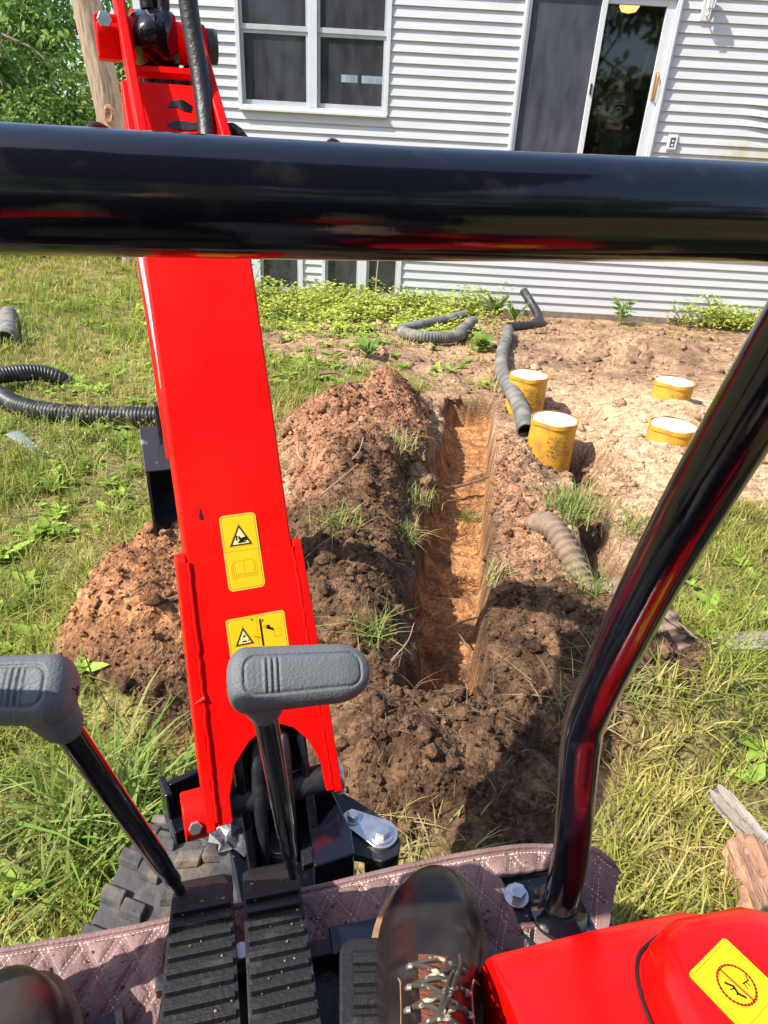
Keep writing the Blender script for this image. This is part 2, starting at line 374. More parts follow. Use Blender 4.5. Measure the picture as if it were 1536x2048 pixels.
# ------------------------------------------------------------------ house
HY = 10.0
house = empty('house', (1.0, HY, -.5))
tag(house, 'house clad in white lap siding with sliding glass door and dark windows', 'house')
HOFF = Vector((-1.0, -HY, .5))
hxf = lambda p: p + HOFF
HX0, HX1, HZ0, HZ1 = -3.43, 7.0, -.44, 5.2
OPEN = [(-2.195, -.245, 1.925, 3.62), (1.375, 3.285, 1.17, 3.36), (-2.75, -1.375, -.42, .50), (-1.10, .055, -.42, .50)]
def in_open(x, z): return any(a < x < b and c < z < d for a, b, c, d in OPEN)
xs = sorted({HX0, HX1} | {v for o in OPEN for v in o[:2]}); zs = sorted({HZ0, HZ1} | {v for o in OPEN for v in o[2:]})
mb = MB(hxf)
for xa, xb in zip(xs, xs[1:]):
    for za, zb in zip(zs, zs[1:]):
        if not in_open((xa + xb) / 2, (za + zb) / 2): mb.box(((xa + xb) / 2, HY + .06, (za + zb) / 2), (xb - xa, .12, zb - za))
mb.build('sheathing', TRIM, house)
# lap courses, each strip between openings is its own panel
CH = .1178; z0 = 1.800 - 19 * CH; k = 0
prof = [(0.000, 1.0), (-.004, .98), (-.0265, .10), (-.0285, .02), (-.0270, 0.0), (-.001, .004)]
while z0 + k * CH < HZ1 - .05:
    zb = z0 + k * CH; zt = zb + CH + .004; cuts = [(HX0 + .06, HX1)]
    for a, b, c, d in OPEN:
        if zb < d - .01 and zt > c + .01:
            new = []
            for s0, s1 in cuts:
                if b <= s0 or a >= s1: new.append((s0, s1))
                else:
                    if a > s0: new.append((s0, a))
                    if b < s1: new.append((b, s1))
            cuts = new
    parts_ = []
    for s0, s1 in cuts:      # factory lengths butt at visible joints
        if s1 - s0 > 3.2 and s1 > 4.5:
            j = 4.30 + .12 * (k % 3) if k % 2 else 5.9
            if zb < 1.1: j = 4.05 if k % 2 else 1.9
            parts_ += [(s0, j - .0008), (j + .0008, s1)]
        else: parts_.append((s0, s1))
    for s0, s1 in parts_:
        n = 2 if not (s1 > 4.0 and 1.5 < zb < 3.0) else 60
        V = []; Fc = []
        for i in range(n + 1):
            x = s0 + (s1 - s0) * i / n
            for j, (dy, t) in enumerate(prof):
                y = HY + dy; z = zb + (zt - zb) * t
                if n > 2:   # heat-buckled stretch of siding
                    g = math.exp(-((x - 4.95) / .42) ** 2 - ((zb - 2.12) / .20) ** 2)
                    z += -.055 * g * (.5 + .5 * t) * math.sin((x - 4.3) * 3.0) ; y -= .028 * g * (1 - t) * (1 + .6 * math.sin(x * 9 + zb * 5))
                V.append((x, y, z))
        m_ = len(prof)
        Fc = [[i * m_ + j, (i + 1) * m_ + j, (i + 1) * m_ + j + 1, i * m_ + j + 1] for i in range(n) for j in range(m_ - 1)]
        MB(hxf).add(V, Fc).build('siding_panel', SIDING, house, smooth=True, sharp=25)
    k += 1
MB(hxf).box((HX0 + .02, HY - .008, 2.38), (.09, .04, 5.6)).build('corner_trim', TRIM, house, bev=.003)
MB(hxf).box((1.8, HY + .03, -.68), (10.4, .16, .49)).build('foundation', CONC, house)
# side walls, floor slab, ceiling, rear wall with two small windows, gable roof
mb = MB(hxf); mb.box((HX0 + .06, 13.2, 2.35), (.12, 6.2, 5.6)); mb.box((HX1 - .06, 13.2, 2.35), (.12, 6.2, 5.6)); mb.build('side_wall', TRIM, house)
mb = MB(hxf); mb.box((1.8, 13.2, 1.08), (10.1, 5.9, .16)); mb.box((1.8, 13.2, 3.75), (10.1, 5.9, .12)); mb.box((1.8, 12.2, .3), (10.1, .05, 1.4)); mb.build('interior_floor', DARKROOM, house)
mb = MB(hxf)
for a, b, c, d in [(HX0, -1.66, 1.2, 3.7), (-1.04, -.96, 1.2, 3.7), (-.53, HX1, 1.2, 3.7), (-1.66, -1.04, 1.2, 2.76), (-1.66, -1.04, 2.90, 3.7), (-.96, -.53, 1.2, 2.76), (-.96, -.53, 2.90, 3.7)]:
    mb.box(((a + b) / 2, 16.0, (c + d) / 2), (b - a, .1, d - c))
mb.build('rear_wall', DARKROOM, house)
mb = MB(hxf)
mb.prism([(-.45, 0), (3.15, 1.6), (6.75, 0), (6.75, .15), (3.15, 1.78), (-.45, .15)], (HX0 - .3, HY, 5.2), (0, 1, 0), (0, 0, 1), (HX1 - HX0 + .6, 0, 0)); mb.build('roof', SHINGLE, house)

SCREENED = glass_mat('screened_window_glass', (.75, .77, .80), .06, ((.085, .088, .105), .52))
CLEAR = glass_mat('door_glass', (.97, .98, .98), .03, ((.05, .05, .05), .03))
SCREEN = glass_mat('door_insect_screen', (.5, .5, .55), .3, ((.085, .09, .115), .86))
def window(a, b, c, d, units, rail=None):
    w = MB(hxf); f = .05
    for x0_, x1_, z0_, z1_ in [(a, a + f, c, d), (b - f, b, c, d), (a + f, b - f, c, c + .045), (a + f, b - f, d - .05, d)]:
        w.box(((x0_ + x1_) / 2, HY - .005, (z0_ + z1_) / 2), (x1_ - x0_, .075, z1_ - z0_))
    wo = w.build('window', TRIM, house, bev=.004)
    for x in units[1:-1]:
        MB(hxf).box((x, HY - .002, (c + d) / 2), (.11, .066, d - c - .095)).build('mullion', TRIM, wo, bev=.004)
    for i, (ua, ub) in enumerate(zip(units, units[1:])):
        ua += .055 if i else .05; ub -= .055 if i < len(units) - 2 else .05
        zz = [(c + .047, rail - .012, .030), (rail - .014, d - .052, .012)] if rail else [(c + .047, d - .052, .02)]
        for (za, zb_, dy) in zz:
            s = MB(hxf); t = .036; yy = HY + dy
            for x0_, x1_, z0_, z1_ in [(ua, ua + t, za, zb_), (ub - t, ub, za, zb_), (ua + t, ub - t, za, za + .055), (ua + t, ub - t, zb_ - .04, zb_)]:
                s.box(((x0_ + x1_) / 2, yy, (z0_ + z1_) / 2), (x1_ - x0_, .03, z1_ - z0_))
            s.build('sash', SASH, wo, bev=.002)
            MB(hxf).add([(ua + t, yy + .004, za + .05), (ub - t, yy + .004, za + .05), (ub - t, yy + .004, zb_ - .035), (ua + t, yy + .004, zb_ - .035)], [[0, 1, 2, 3]]).build('pane', SCREENED, wo)
    return wo
w1 = window(*OPEN[0], [-2.195, -1.225, -.245], 2.79)
MB(hxf).box((-1.22, HY - .03, 1.915), (1.93, .09, .028)).build('sill', TRIM, w1, bev=.004)
window(*OPEN[2], [-2.75, -2.05, -1.375]); window(*OPEN[3], [-1.10, -.505, .055])
# dark curtain edges inside the big window
CURT = mat('dark_curtain', (.02, .03, .035), .9)
for x in (-2.06, -1.08):
    mb = MB(hxf); pts = [(x + .045 * math.sin(i * 1.3), 10.16 + .03 * math.cos(i * 2.1)) for i in range(2)]
    V = []; 
    for i in range(13):
        xx = x + .20 * i / 12; yy = 10.18 + .02 * math.sin(i * 2.2)
        V += [(xx, yy, 2.0), (xx, yy, 3.6)]
    mb.add(V, [[2 * i, 2 * i + 2, 2 * i + 3, 2 * i + 1] for i in range(12)]).build('curtain', CURT, w1, smooth=True)
# sliding door
a, b, c, d = OPEN[1]
mb = MB(hxf)
for x0_, x1_, z0_, z1_ in [(a, a + .085, c, d), (b - .075, b, c, d), (a + .085, b - .075, c, c + .06), (a + .085, b - .075, d - .06, d)]:
    mb.box(((x0_ + x1_) / 2, HY - .012, (z0_ + z1_) / 2), (x1_ - x0_, .10, z1_ - z0_))
door = mb.build('sliding_door', TRIM, house, bev=.005)
MB(hxf).box((a + .035, HY - .070, (c + d) / 2), (.030, .02, d - c)).build('trim_strip', SASH, door, bev=.003)
MB(hxf).box((b - .03, HY - .070, (c + d) / 2), (.018, .02, d - c)).build('trim_strip', SASH, door, bev=.003)
mb = MB(hxf); mb.box((2.34, HY - .03, 2.27), (.068, .05, 2.05)); mb.build('centre_stile', TRIM, door, bev=.004)
mb = MB(hxf); mb.box((3.155, HY + .0, 2.27), (.105, .05, 2.05)); mb.box((2.74, HY + .0, 1.28), (.72, .05, .09)); mb.box((2.74, HY + .0, 3.26), (.72, .05, .07)); mb.build('door_leaf', TRIM, door, bev=.004)
MB(hxf).add([(1.45, HY - .022, 1.23), (2.31, HY - .022, 1.23), (2.31, HY - .022, 3.30), (1.45, HY - .022, 3.30)], [[0, 1, 2, 3]]).build('insect_screen', SCREEN, door)
MB(hxf).add([(2.37, HY + .006, 1.31), (3.11, HY + .006, 1.31), (3.11, HY + .006, 3.24), (2.37, HY + .006, 3.24)], [[0, 1, 2, 3]]).build('pane', CLEAR, door)
BRASS = mat('brass', (.55, .30, .10), .35, metal=.6)
mb = MB(hxf); mb.tube(spline([(3.145, HY - .03, 2.27), (3.145, HY - .075, 2.32), (3.145, HY - .075, 2.50), (3.145, HY - .03, 2.56)], 6), .011, 10); mb.box((3.145, HY - .03, 2.41), (.035, .012, .30)); mb.build('door_handle', BRASS, door, smooth=True)
mb = MB(hxf); mb.box((2.335, HY - .06, 2.34), (.02, .02, .12)); mb.build('latch', BLACK_S, door, bev=.003)
# interior table lamp seen through the door
il = empty('ceiling_lamp', (3.02, 11.4, 3.44)); tag(il, 'small warm lit lamp glowing inside at the top of the door glass', 'lamp')
LIT = mat('lit_lamp_shade', (.8, .5, .2), .6, emit=((1, .50, .16), 1.3))
MB().loft([[(r_ * math.cos(t), r_ * math.sin(t), z) for t in np.linspace(0, 2 * math.pi, 17)[:-1]] for r_, z in [(.05, .10), (.12, .08), (.14, .02), (.10, -.04), (.02, -.06)]]).build('shade', LIT, il, smooth=True)
MB().cyl((0, 0, .10), (0, 0, .25), .012, 8).build('stem', BRASS, il)
# wall lamp and outlet
wl = empty('wall_lamp', (3.58, HY - .016, 3.12)); tag(wl, 'small white coach lamp on siding right of the sliding door', 'wall lamp')
MB().box((0, -.012, .10), (.12, .024, .24)).build('back_plate', TRIM, wl, bev=.006)
MB().tube(spline([(.0, -.02, .05), (0, -.10, .03), (.0, -.12, .09)], 6), .009, 8).build('arm', TRIM, wl, smooth=True)
LGL = mat('frosted_lamp_glass', (.6, .62, .64), .2)
for i in range(4):
    th = math.pi / 4 + i * math.pi / 2
    MB().tube([(.04 * math.cos(th), -.12 + .04 * math.sin(th), .09), (.062 * math.cos(th), -.12 + .062 * math.sin(th), .27)], .007, 6).build('cage_bar', TRIM, wl)
MB().loft([[(r_ * math.cos(t), -.12 + r_ * math.sin(t), z) for t in np.linspace(0, 2 * math.pi, 13)[:-1]] for r_, z in [(.035, .09), (.05, .26)]]).build('lamp_glass', LGL, wl, smooth=True)
MB().loft([[(r_ * math.cos(t), -.12 + r_ * math.sin(t), z) for t in np.linspace(0, 2 * math.pi, 13)[:-1]] for r_, z in [(.085, .265), (.06, .30), (.015, .34)]]).build('cap', TRIM, wl, smooth=True)
ob = empty('outlet_box', (3.525, HY - .016, 1.715)); tag(ob, 'white outdoor outlet box with dark socket face low beside the door', 'outlet')
mb = MB(); mb.box((0, -.012, .085), (.125, .024, .19)); mb.build('back_plate', TRIM, ob, bev=.006)
mb = MB()
for x0_, x1_, z0_, z1_ in [(-.052, -.034, .01, .16), (.034, .052, .01, .16), (-.034, .034, .01, .03), (-.034, .034, .14, .16)]: mb.box(((x0_ + x1_) / 2, -.035, (z0_ + z1_) / 2), (x1_ - x0_, .03, z1_ - z0_))
mb.build('cover_frame', TRIM, ob, bev=.003)
MB().box((0, -.030, .085), (.068, .012, .11)).build('socket_face', STEEL_D, ob, bev=.003)
for z in (.06, .108): MB().cyl((0, -.037, z), (0, -.042, z), .017, 12).build('socket', TRIM, ob)
# small black cable loop on the wall
cl_ = MB().tube(spline([(-1.08, HY - .03, 1.30), (-1.07, HY - .04, 1.50), (-1.0, HY - .05, 1.61), (-.90, HY - .05, 1.60), (-.80, HY - .04, 1.50), (-.79, HY - .03, 1.30)], 8), .022, 10).build('cable_loop', HOSE, smooth=True)
tag(cl_, 'black cable loop arching on the siding just above the guard bar', 'cable')

# ------------------------------------------------------------------ vegetation builders
def blades(name, P, h, w, yaw, lean, col, mat_=None, parent=None):
    n = len(P); T = np.array([0, .4, .75, 1.0]); d = np.stack([np.cos(yaw), np.sin(yaw), 0 * yaw], 1); s = np.stack([-np.sin(yaw), np.cos(yaw), 0 * yaw], 1)
    V = np.zeros((n, 7, 3)); C = np.zeros((n, 7, 3))
    for i, t in enumerate(T):
        c = P + d * (lean * h * t ** 1.8)[:, None]; c[:, 2] += h * t * (1 - .45 * np.minimum(lean, 1.6) * t)
        ww = (w * (1 - t ** 2.2) * .5)[:, None]
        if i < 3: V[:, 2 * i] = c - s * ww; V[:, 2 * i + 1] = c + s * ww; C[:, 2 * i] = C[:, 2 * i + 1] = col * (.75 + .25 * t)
        else: V[:, 6] = c; C[:, 6] = col * 1.1
    b = (np.arange(n) * 7)[:, None]
    q = np.concatenate([b + np.array([[0, 1, 3, 2]]), b + np.array([[2, 3, 5, 4]])]); t3 = b + np.array([[4, 5, 6]])
    return mesh_np(name, V.reshape(-1, 3), [q, t3], mat_ or GRASS, parent, smooth=True, col=C.reshape(-1, 3))
def leaves_arr(P, D, Nn, ln, w, col):
    """pointed leaves folded on the midrib: P base, D direction, Nn normal"""
    S = np.cross(D, Nn); S /= np.linalg.norm(S, axis=1)[:, None] + 1e-9
    L = ln[:, None]; Wd = w[:, None]
    V = np.stack([P, P + D * L * .35 + S * Wd * .5 + Nn * Wd * .14, P + D * L * .38, P + D * L * .35 - S * Wd * .5 + Nn * Wd * .14,
                  P + D * L * .72 + S * Wd * .33 + Nn * Wd * .05 - Nn * L * .06, P + D * L * .72 - S * Wd * .33 + Nn * Wd * .05 - Nn * L * .06, P + D * L - Nn * L * .16], 1)
    b = (np.arange(len(P)) * 7)[:, None]
    q = np.concatenate([b + np.array([[2, 1, 4, 6]]), b + np.array([[2, 6, 5, 3]])]); t = np.concatenate([b + np.array([[0, 1, 2]]), b + np.array([[0, 2, 3]])])
    return V.reshape(-1, 3), [q, t], np.repeat(col, 7, axis=0)
def unit(v): return v / (np.linalg.norm(v, axis=1)[:, None] + 1e-9)
def rdir(n, zb=0.0):
    v = rng.randn(n, 3); v[:, 2] += zb; return unit(v)
def in_view(x, y, z=0, mx=.12):
    v = np.stack([x, y, z - CAM_H + 0 * x], 1); w = v @ np.array(F)
    u_ = v @ np.array(RTV) / w * 1300 / 768; t_ = v @ np.array(UPV) / w * 1300 / 1024
    return (w > .2) & (np.abs(u_) < 1 + mx * 3) & (np.abs(t_) < 1 + mx)
def scatter(x0_, x1_, y0_, y1_, dens, keep):
    n = int((x1_ - x0_) * (y1_ - y0_) * dens); x = rng.uniform(x0_, x1_, n); y = rng.uniform(y0_, y1_, n)
    m_ = in_view(x, y, -.1) & keep(x, y); return x[m_], y[m_]

# ---- grass: short yard grass with dry stems, clumped
def grass_w(x, y):
    d_ = dirt_mask(x, y); wv = weed_mask(x, y)
    g = (1 - d_) * (1 - .75 * wv)
    c = (x * .97 + y * .25, -x * .25 + y * .97)
    mach = ((c[0] > -.5) & (c[0] < .62) & (c[1] < .60) & (c[1] > -1)) | ((np.abs(x + .34) < .14) & (y < .95))
    return np.where(mach, 0, g)
def weed_mask(x, y):
    a = sst(7.3, 8.3, y + .5 * fbm(x, y, 1.6, 3, 91)) * sst(10.1, 9.9, y) * sst(-3.4, -2.6, x) * sst(1.7, .8, x + .2 * (9.5 - y) + .3 * fbm(x, y, 2, 2, 93))
    b = sst(.45, .0, np.abs(y - 9.75 + .25 * fbm(x, y, 3, 2, 95)) - .1) * sst(4.0, 4.35, x)
    return np.maximum(a, b)
GP = []; 
for (x0_, x1_, y0_, y1_, dens, hs, ws, nb) in [(-2.6, -.2, .55, 2.6, 900, .085, .0042, 12), (.5, 2.6, .55, 3.4, 950, .085, .0042, 12),
                                              (-5, .4, 2.6, 5.6, 330, .10, .0060, 10), (-7.5, .6, 5.6, 9.0, 160, .12, .0085, 9), (-10, -2.6, 9.0, 14.5, 80, .15, .013, 9)]:
    x, y = scatter(x0_, x1_, y0_, y1_, dens, lambda a, b: (rng.rand(len(a)) < grass_w(a, b) * (.35 + .65 * sst(-.3, .25, fbm(a, b, 2.4, 3, 101)))))
    GP.append((x, y, hs, ws, nb))
# sparse survivors on the bare soil
x, y = scatter(-1.6, 1.3, 5.3, 7.9, 26, lambda a, b: (dirt_mask(a, b) > .5) & (rng.rand(len(a)) < .6)); GP.append((x, y, .09, .008, 7))
x, y = scatter(1.2, 5, 8.2, 9.9, 6, lambda a, b: rng.rand(len(a)) < .8); GP.append((x, y, .10, .010, 7))
bP, bh, bw, by, bl, bc = [], [], [], [], [], []
for x, y, hs, ws, nb in GP:
    n = len(x); tz = fields(x, y)[0]; th = hs * (.55 + .9 * rng.rand(n)) * (.7 + .6 * (fbm(x, y, 1.3, 2, 111) * .5 + .5))
    dry = np.clip(.40 + .65 * fbm(x, y, 1.1, 3, 113) + .25 * rng.randn(n), 0, 1)
    X = np.repeat(x, nb) + rng.randn(n * nb) * hs * .22; Y_ = np.repeat(y, nb) + rng.randn(n * nb) * hs * .22
    bP.append(np.stack([X, Y_, np.repeat(tz, nb) - .008], 1)); bh.append(np.repeat(th, nb) * rng.uniform(.5, 1.35, n * nb)); bw.append(ws * rng.uniform(.7, 1.5, n * nb))
    by.append(rng.uniform(0, 2 * math.pi, n * nb)); bl.append(rng.gamma(2.2, .34, n * nb))
    dr = np.clip(np.repeat(dry, nb) + .18 * rng.randn(n * nb), 0, 1)[:, None]
    g1 = np.array([[.20, .29, .045]]); g2 = np.array([[.40, .42, .085]]); g3 = np.array([[.66, .55, .22]])
    cc = np.where(dr < .5, g1 + (g2 - g1) * dr * 2, g2 + (g3 - g2) * (dr - .5) * 2); bc.append(cc * rng.uniform(.75, 1.25, (n * nb, 1)))
cat_ = np.concatenate
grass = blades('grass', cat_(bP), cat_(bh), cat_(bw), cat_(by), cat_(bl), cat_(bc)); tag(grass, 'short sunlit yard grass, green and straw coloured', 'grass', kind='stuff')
# tall seed stems
x, y = scatter(-4.5, -.6, .9, 6.5, 70, lambda a, b: rng.rand(len(a)) < grass_w(a, b) * sst(-.1, .3, fbm(a, b, 1.1, 2, 121)))
x2, y2 = scatter(.9, 2.4, .8, 2.9, 50, lambda a, b: rng.rand(len(a)) < grass_w(a, b) * .5); x = cat_([x, x2]); y = cat_([y, y2]); n = len(x)
z = fields(x, y)[0]; P = np.stack([x, y, z], 1); h = rng.uniform(.16, .34, n); yaw = rng.uniform(0, 6.28, n); ln_ = rng.uniform(.1, .55, n)
st = blades('seed_stems', P, h, np.full(n, .0032), yaw, ln_, np.array([[.48, .42, .18]]) * rng.uniform(.8, 1.2, (n, 1))); tag(st, 'thin dry seed stems standing above the grass', 'grass', kind='stuff')
tips = []; 
for rep in range(9):
    t = 1 - rep * .035; d_ = np.stack([np.cos(yaw), np.sin(yaw), 0 * yaw], 1); c = P + d_ * (ln_ * h * t ** 1.8)[:, None]; c[:, 2] += h * t * (1 - .45 * np.minimum(ln_, 1.6) * t); tips.append(c + rng.randn(n, 3) * .003)
tp = cat_(tips); k = len(tp)
V, Fc, C = leaves_arr(tp, rdir(k, 1.2), rdir(k), rng.uniform(.010, .020, k), rng.uniform(.004, .007, k), np.array([[.56, .50, .26]]) * rng.uniform(.8, 1.2, (k, 1)))
sh = mesh_np('seed_heads', V, Fc, GRASS, smooth=True, col=C); tag(sh, 'pale feathery grass seed heads over the lawn', 'grass', kind='stuff')
# broad-leaved lawn weeds mixed in the grass
x, y = scatter(-6, -.5, 0.7, 9, 48, lambda a, b: rng.rand(len(a)) < grass_w(a, b) * sst(-.25, .2, fbm(a, b, 1.7, 2, 131)))
x2, y2 = scatter(.9, 2.6, .7, 3.2, 22, lambda a, b: rng.rand(len(a)) < grass_w(a, b)); x3, y3 = scatter(-1.4, 1.0, 5.3, 8.3, 16, lambda a, b: rng.rand(len(a)) < .7)
x = cat_([x, x2, x3]); y = cat_([y, y2, y3]); n = len(x); nl = 8; z = fields(x, y)[0]
X = np.repeat(x, nl); Y_ = np.repeat(y, nl); Z_ = np.repeat(z, nl) + .012; yaw = rng.uniform(0, 6.28, n * nl); e_ = rng.uniform(.1, .8, n * nl)
D = unit(np.stack([np.cos(yaw), np.sin(yaw), e_], 1)); Nn = unit(np.stack([-np.cos(yaw) * e_, -np.sin(yaw) * e_, 1 + 0 * e_], 1) + rng.randn(n * nl, 3) * .15)
sz = np.repeat(rng.uniform(.035, .085, n) * (1 + .06 * y), nl) * rng.uniform(.6, 1.2, n * nl)
V, Fc, C = leaves_arr(np.stack([X, Y_, Z_], 1), D, Nn, sz, sz * .45, np.array([[.26, .38, .06]]) * rng.uniform(.7, 1.5, (n * nl, 1)))
lw = mesh_np('lawn_weeds', V, Fc, LEAF, smooth=True, col=C); tag(lw, 'low broad leaved weeds scattered through the lawn', 'weeds', kind='stuff')
# weed bed along the house wall
x, y = scatter(-3.4, 6.2, 7.2, 9.97, 250, lambda a, b: rng.rand(len(a)) < weed_mask(a, b) * np.maximum(sst(-.30, .25, fbm(a, b, 1.7, 3, 97)), .8 * sst(9.2, 9.7, b))); n = len(x); nl = 13
z = fields(x, y)[0]; hh_ = (.10 + .20 * sst(8.4, 9.7, y)) * (.4 + 1.1 * (fbm(x, y, 2.1, 3, 141) * .5 + .5)) * rng.uniform(.6, 1.3, n)
tt = rng.uniform(.15, 1, n * nl); yaw = rng.uniform(0, 6.28, n * nl); rad = .05 * tt + .02
P = np.stack([np.repeat(x, nl) + rad * np.cos(yaw), np.minimum(np.repeat(y, nl) + rad * np.sin(yaw), 9.94), np.repeat(z, nl) + np.repeat(hh_, nl) * tt], 1); e_ = rng.uniform(-.2, .7, n * nl)
D = unit(np.stack([np.cos(yaw), np.sin(yaw), e_], 1)); Nn = unit(np.stack([-np.cos(yaw) * e_ * .5, -np.sin(yaw) * e_ * .5, 1 + 0 * e_], 1) + rng.randn(n * nl, 3) * .3)
sz = rng.uniform(.035, .075, n * nl); og = (np.repeat(fbm(x, y, 1.8, 2, 143), nl) > .55)[:, None]
C0 = np.where(og, np.array([[.42, .25, .08]]), np.array([[.42, .48, .095]])) * rng.uniform(.65, 1.35, (n * nl, 1))
V, Fc, C = leaves_arr(P, D, Nn, sz, sz * .62, C0)
wb = mesh_np('weed_bed', V, Fc, LEAF, smooth=True, col=C); tag(wb, 'dense bright green weeds growing along the foot of the house wall', 'weeds', kind='stuff')

# single plants
def leafy_plant(name, x, y, n, h, size, label, cat, colr=(.16, .28, .045), upright=.6, wide=.55, group=None):
    z = float(ground_z(x, y)[0]); t = empty(name, (x, y, z)); tag(t, label, cat, group)
    mb = MB()
    ns = max(2, n // 6)
    for i in range(ns):
        th = 6.28 * i / ns; mb.tube([(0, 0, -.02), (.1 * h * math.cos(th), .1 * h * math.sin(th), h * .5), (.3 * h * math.cos(th), .3 * h * math.sin(th), h * .9)], [.006, .005, .003], 6)
    mb.build('stem', mat('green_stem', (.22, .27, .08), .6), t, smooth=True)
    yaw = rng.uniform(0, 6.28, n); tt = rng.uniform(.25, 1, n); e_ = upright * rng.uniform(.3, 1.3, n)
    P = np.stack([.28 * h * tt * np.cos(yaw), .28 * h * tt * np.sin(yaw), h * tt * .9], 1); D = unit(np.stack([np.cos(yaw), np.sin(yaw), e_], 1)); Nn = unit(np.stack([-np.cos(yaw) * e_, -np.sin(yaw) * e_, 1 + 0 * e_], 1) + rng.randn(n, 3) * .2)
    sz = size * rng.uniform(.6, 1.2, n); V, Fc, C = leaves_arr(P, D, Nn, sz, sz * wide, np.array([colr]) * rng.uniform(.7, 1.3, (n, 1)))
    mesh_np('foliage', V, Fc, LEAF, t, smooth=True, col=C); return t
leafy_plant('leafy_plant', 3.25, 9.62, 46, .36, .13, 'bright green leafy plant alone against the white siding right of the pipe', 'plant', (.20, .34, .05))
leafy_plant('dock_plant', 1.42, 9.45, 16, .20, .24, 'broad leaved dock plant beside the pipe elbow, left one of two', 'plant', (.11, .22, .04), 1.3, .38)
leafy_plant('dock_plant', 1.62, 8.95, 12, .18, .26, 'dock plant with long upright leaves just in front of the pipe elbow', 'plant', (.14, .27, .05), 1.6, .28)
leafy_plant('sprout', -2.02, 9.3, 22, .75, .10, 'tall thin leafy weed stalk beside the boom below the basement window', 'plant', (.20, .28, .07), .4, .4)
leafy_plant('sprout', .95, 6.95, 26, .10, .16, 'low leafy plant in front of the loop of drain pipe', 'plant', (.19, .30, .05), .7, .5)
leafy_plant('sprout', -.25, 6.35, 24, .12, .15, 'low green weed on bare soil behind the dirt mound', 'plant', (.16, .27, .06), .8, .45)
st_ = MB().tube(spline([(-.28, 9.6, -.5), (-.29, 9.6, -.1), (-.27, 9.58, .28)], 6), [.010] * 6 + [.008] * 6 + [.02], 6).build('dead_stalk', mat('straw', (.5, .4, .24), .8), smooth=True); tag(st_, 'single pale dead stalk standing in front of the basement window', 'stalk')

def tuft(name, x, y, n, h, w, label, dry=.3, z=None, spread=.05, parent=None):
    z = float(ground_z(x, y)[0]) if z is None else z; k = n
    P = np.stack([rng.randn(k) * spread, rng.randn(k) * spread, 0 * np.zeros(k) - .01], 1); g1 = np.array([[.19, .32, .055]]); g2 = np.array([[.58, .48, .23]])
    dr = np.clip(dry + .25 * rng.randn(k, 1), 0, 1)
    o = blades(name, P, h * rng.uniform(.5, 1.25, k), w * rng.uniform(.7, 1.4, k), rng.uniform(0, 6.28, k), rng.gamma(2.2, .35, k), (g1 + (g2 - g1) * dr) * rng.uniform(.8, 1.2, (k, 1)))
    o.location = (x, y, z); tag(o, label, 'grass tuft'); return o
tuft('grass_tuft', .93, 2.92, 420, .15, .006, 'thick pale green grass tuft on the bank above the muddy pipe', .35, spread=.075)
tuft('grass_tuft', 1.32, 2.85, 200, .13, .005, 'green grass clump right of the narrow ditch', .35, spread=.10)
tuft('grass_tuft', .46, 2.22, 60, .12, .005, 'dry straw tuft on the right edge of the trench', .85, spread=.03)
tuft('grass_tuft', .50, 3.35, 70, .12, .005, 'green sprig hanging on the right trench edge further back', .4, spread=.03)
tuft('grass_tuft', -.20, 2.42, 110, .14, .005, 'grass clod on the dark left spoil mound beside the boom', .45, spread=.045)
tuft('grass_tuft', .10, 2.55, 90, .12, .005, 'grass clod on the left lip of the trench', .4, spread=.04)
tuft('grass_tuft', -.02, 1.72, 70, .14, .005, 'grass sprig beside the right grip near the trench', .35, spread=.03)
tuft('grass_tuft', .16, 3.05, 120, .10, .005, 'dark sod fringe hanging over the trench from the left mound', .5, spread=.06)
tuft('grass_tuft', .05, 3.40, 150, .10, .005, 'straw coloured root clump on the left mound', .95, spread=.06)
tuft('grass_tuft', .75, 1.50, 70, .15, .005, 'grass sprig on the near edge of the dark right mound', .5, spread=.04)
tuft('grass_tuft', .80, 2.02, 60, .16, .005, 'long bladed grass sprig against the guard post on the dark mound', .3, spread=.04)
tuft('grass_tuft', .60, 1.42, 80, .13, .005, 'straw grass at the corner between the two dark mounds', .7, spread=.05)
tuft('grass_tuft', -.58, 1.02, 150, .26, .009, 'long fresh green grass clump beside the rubber track', .12, spread=.10)
tuft('grass_tuft', -.72, .98, 130, .28, .009, 'long green grass clump at the lower left beyond the track', .15, spread=.10)
tuft('grass_tuft', .14, 1.0, 120, .12, .004, 'orange straw tuft below the swing cylinder', 1.0, spread=.07)

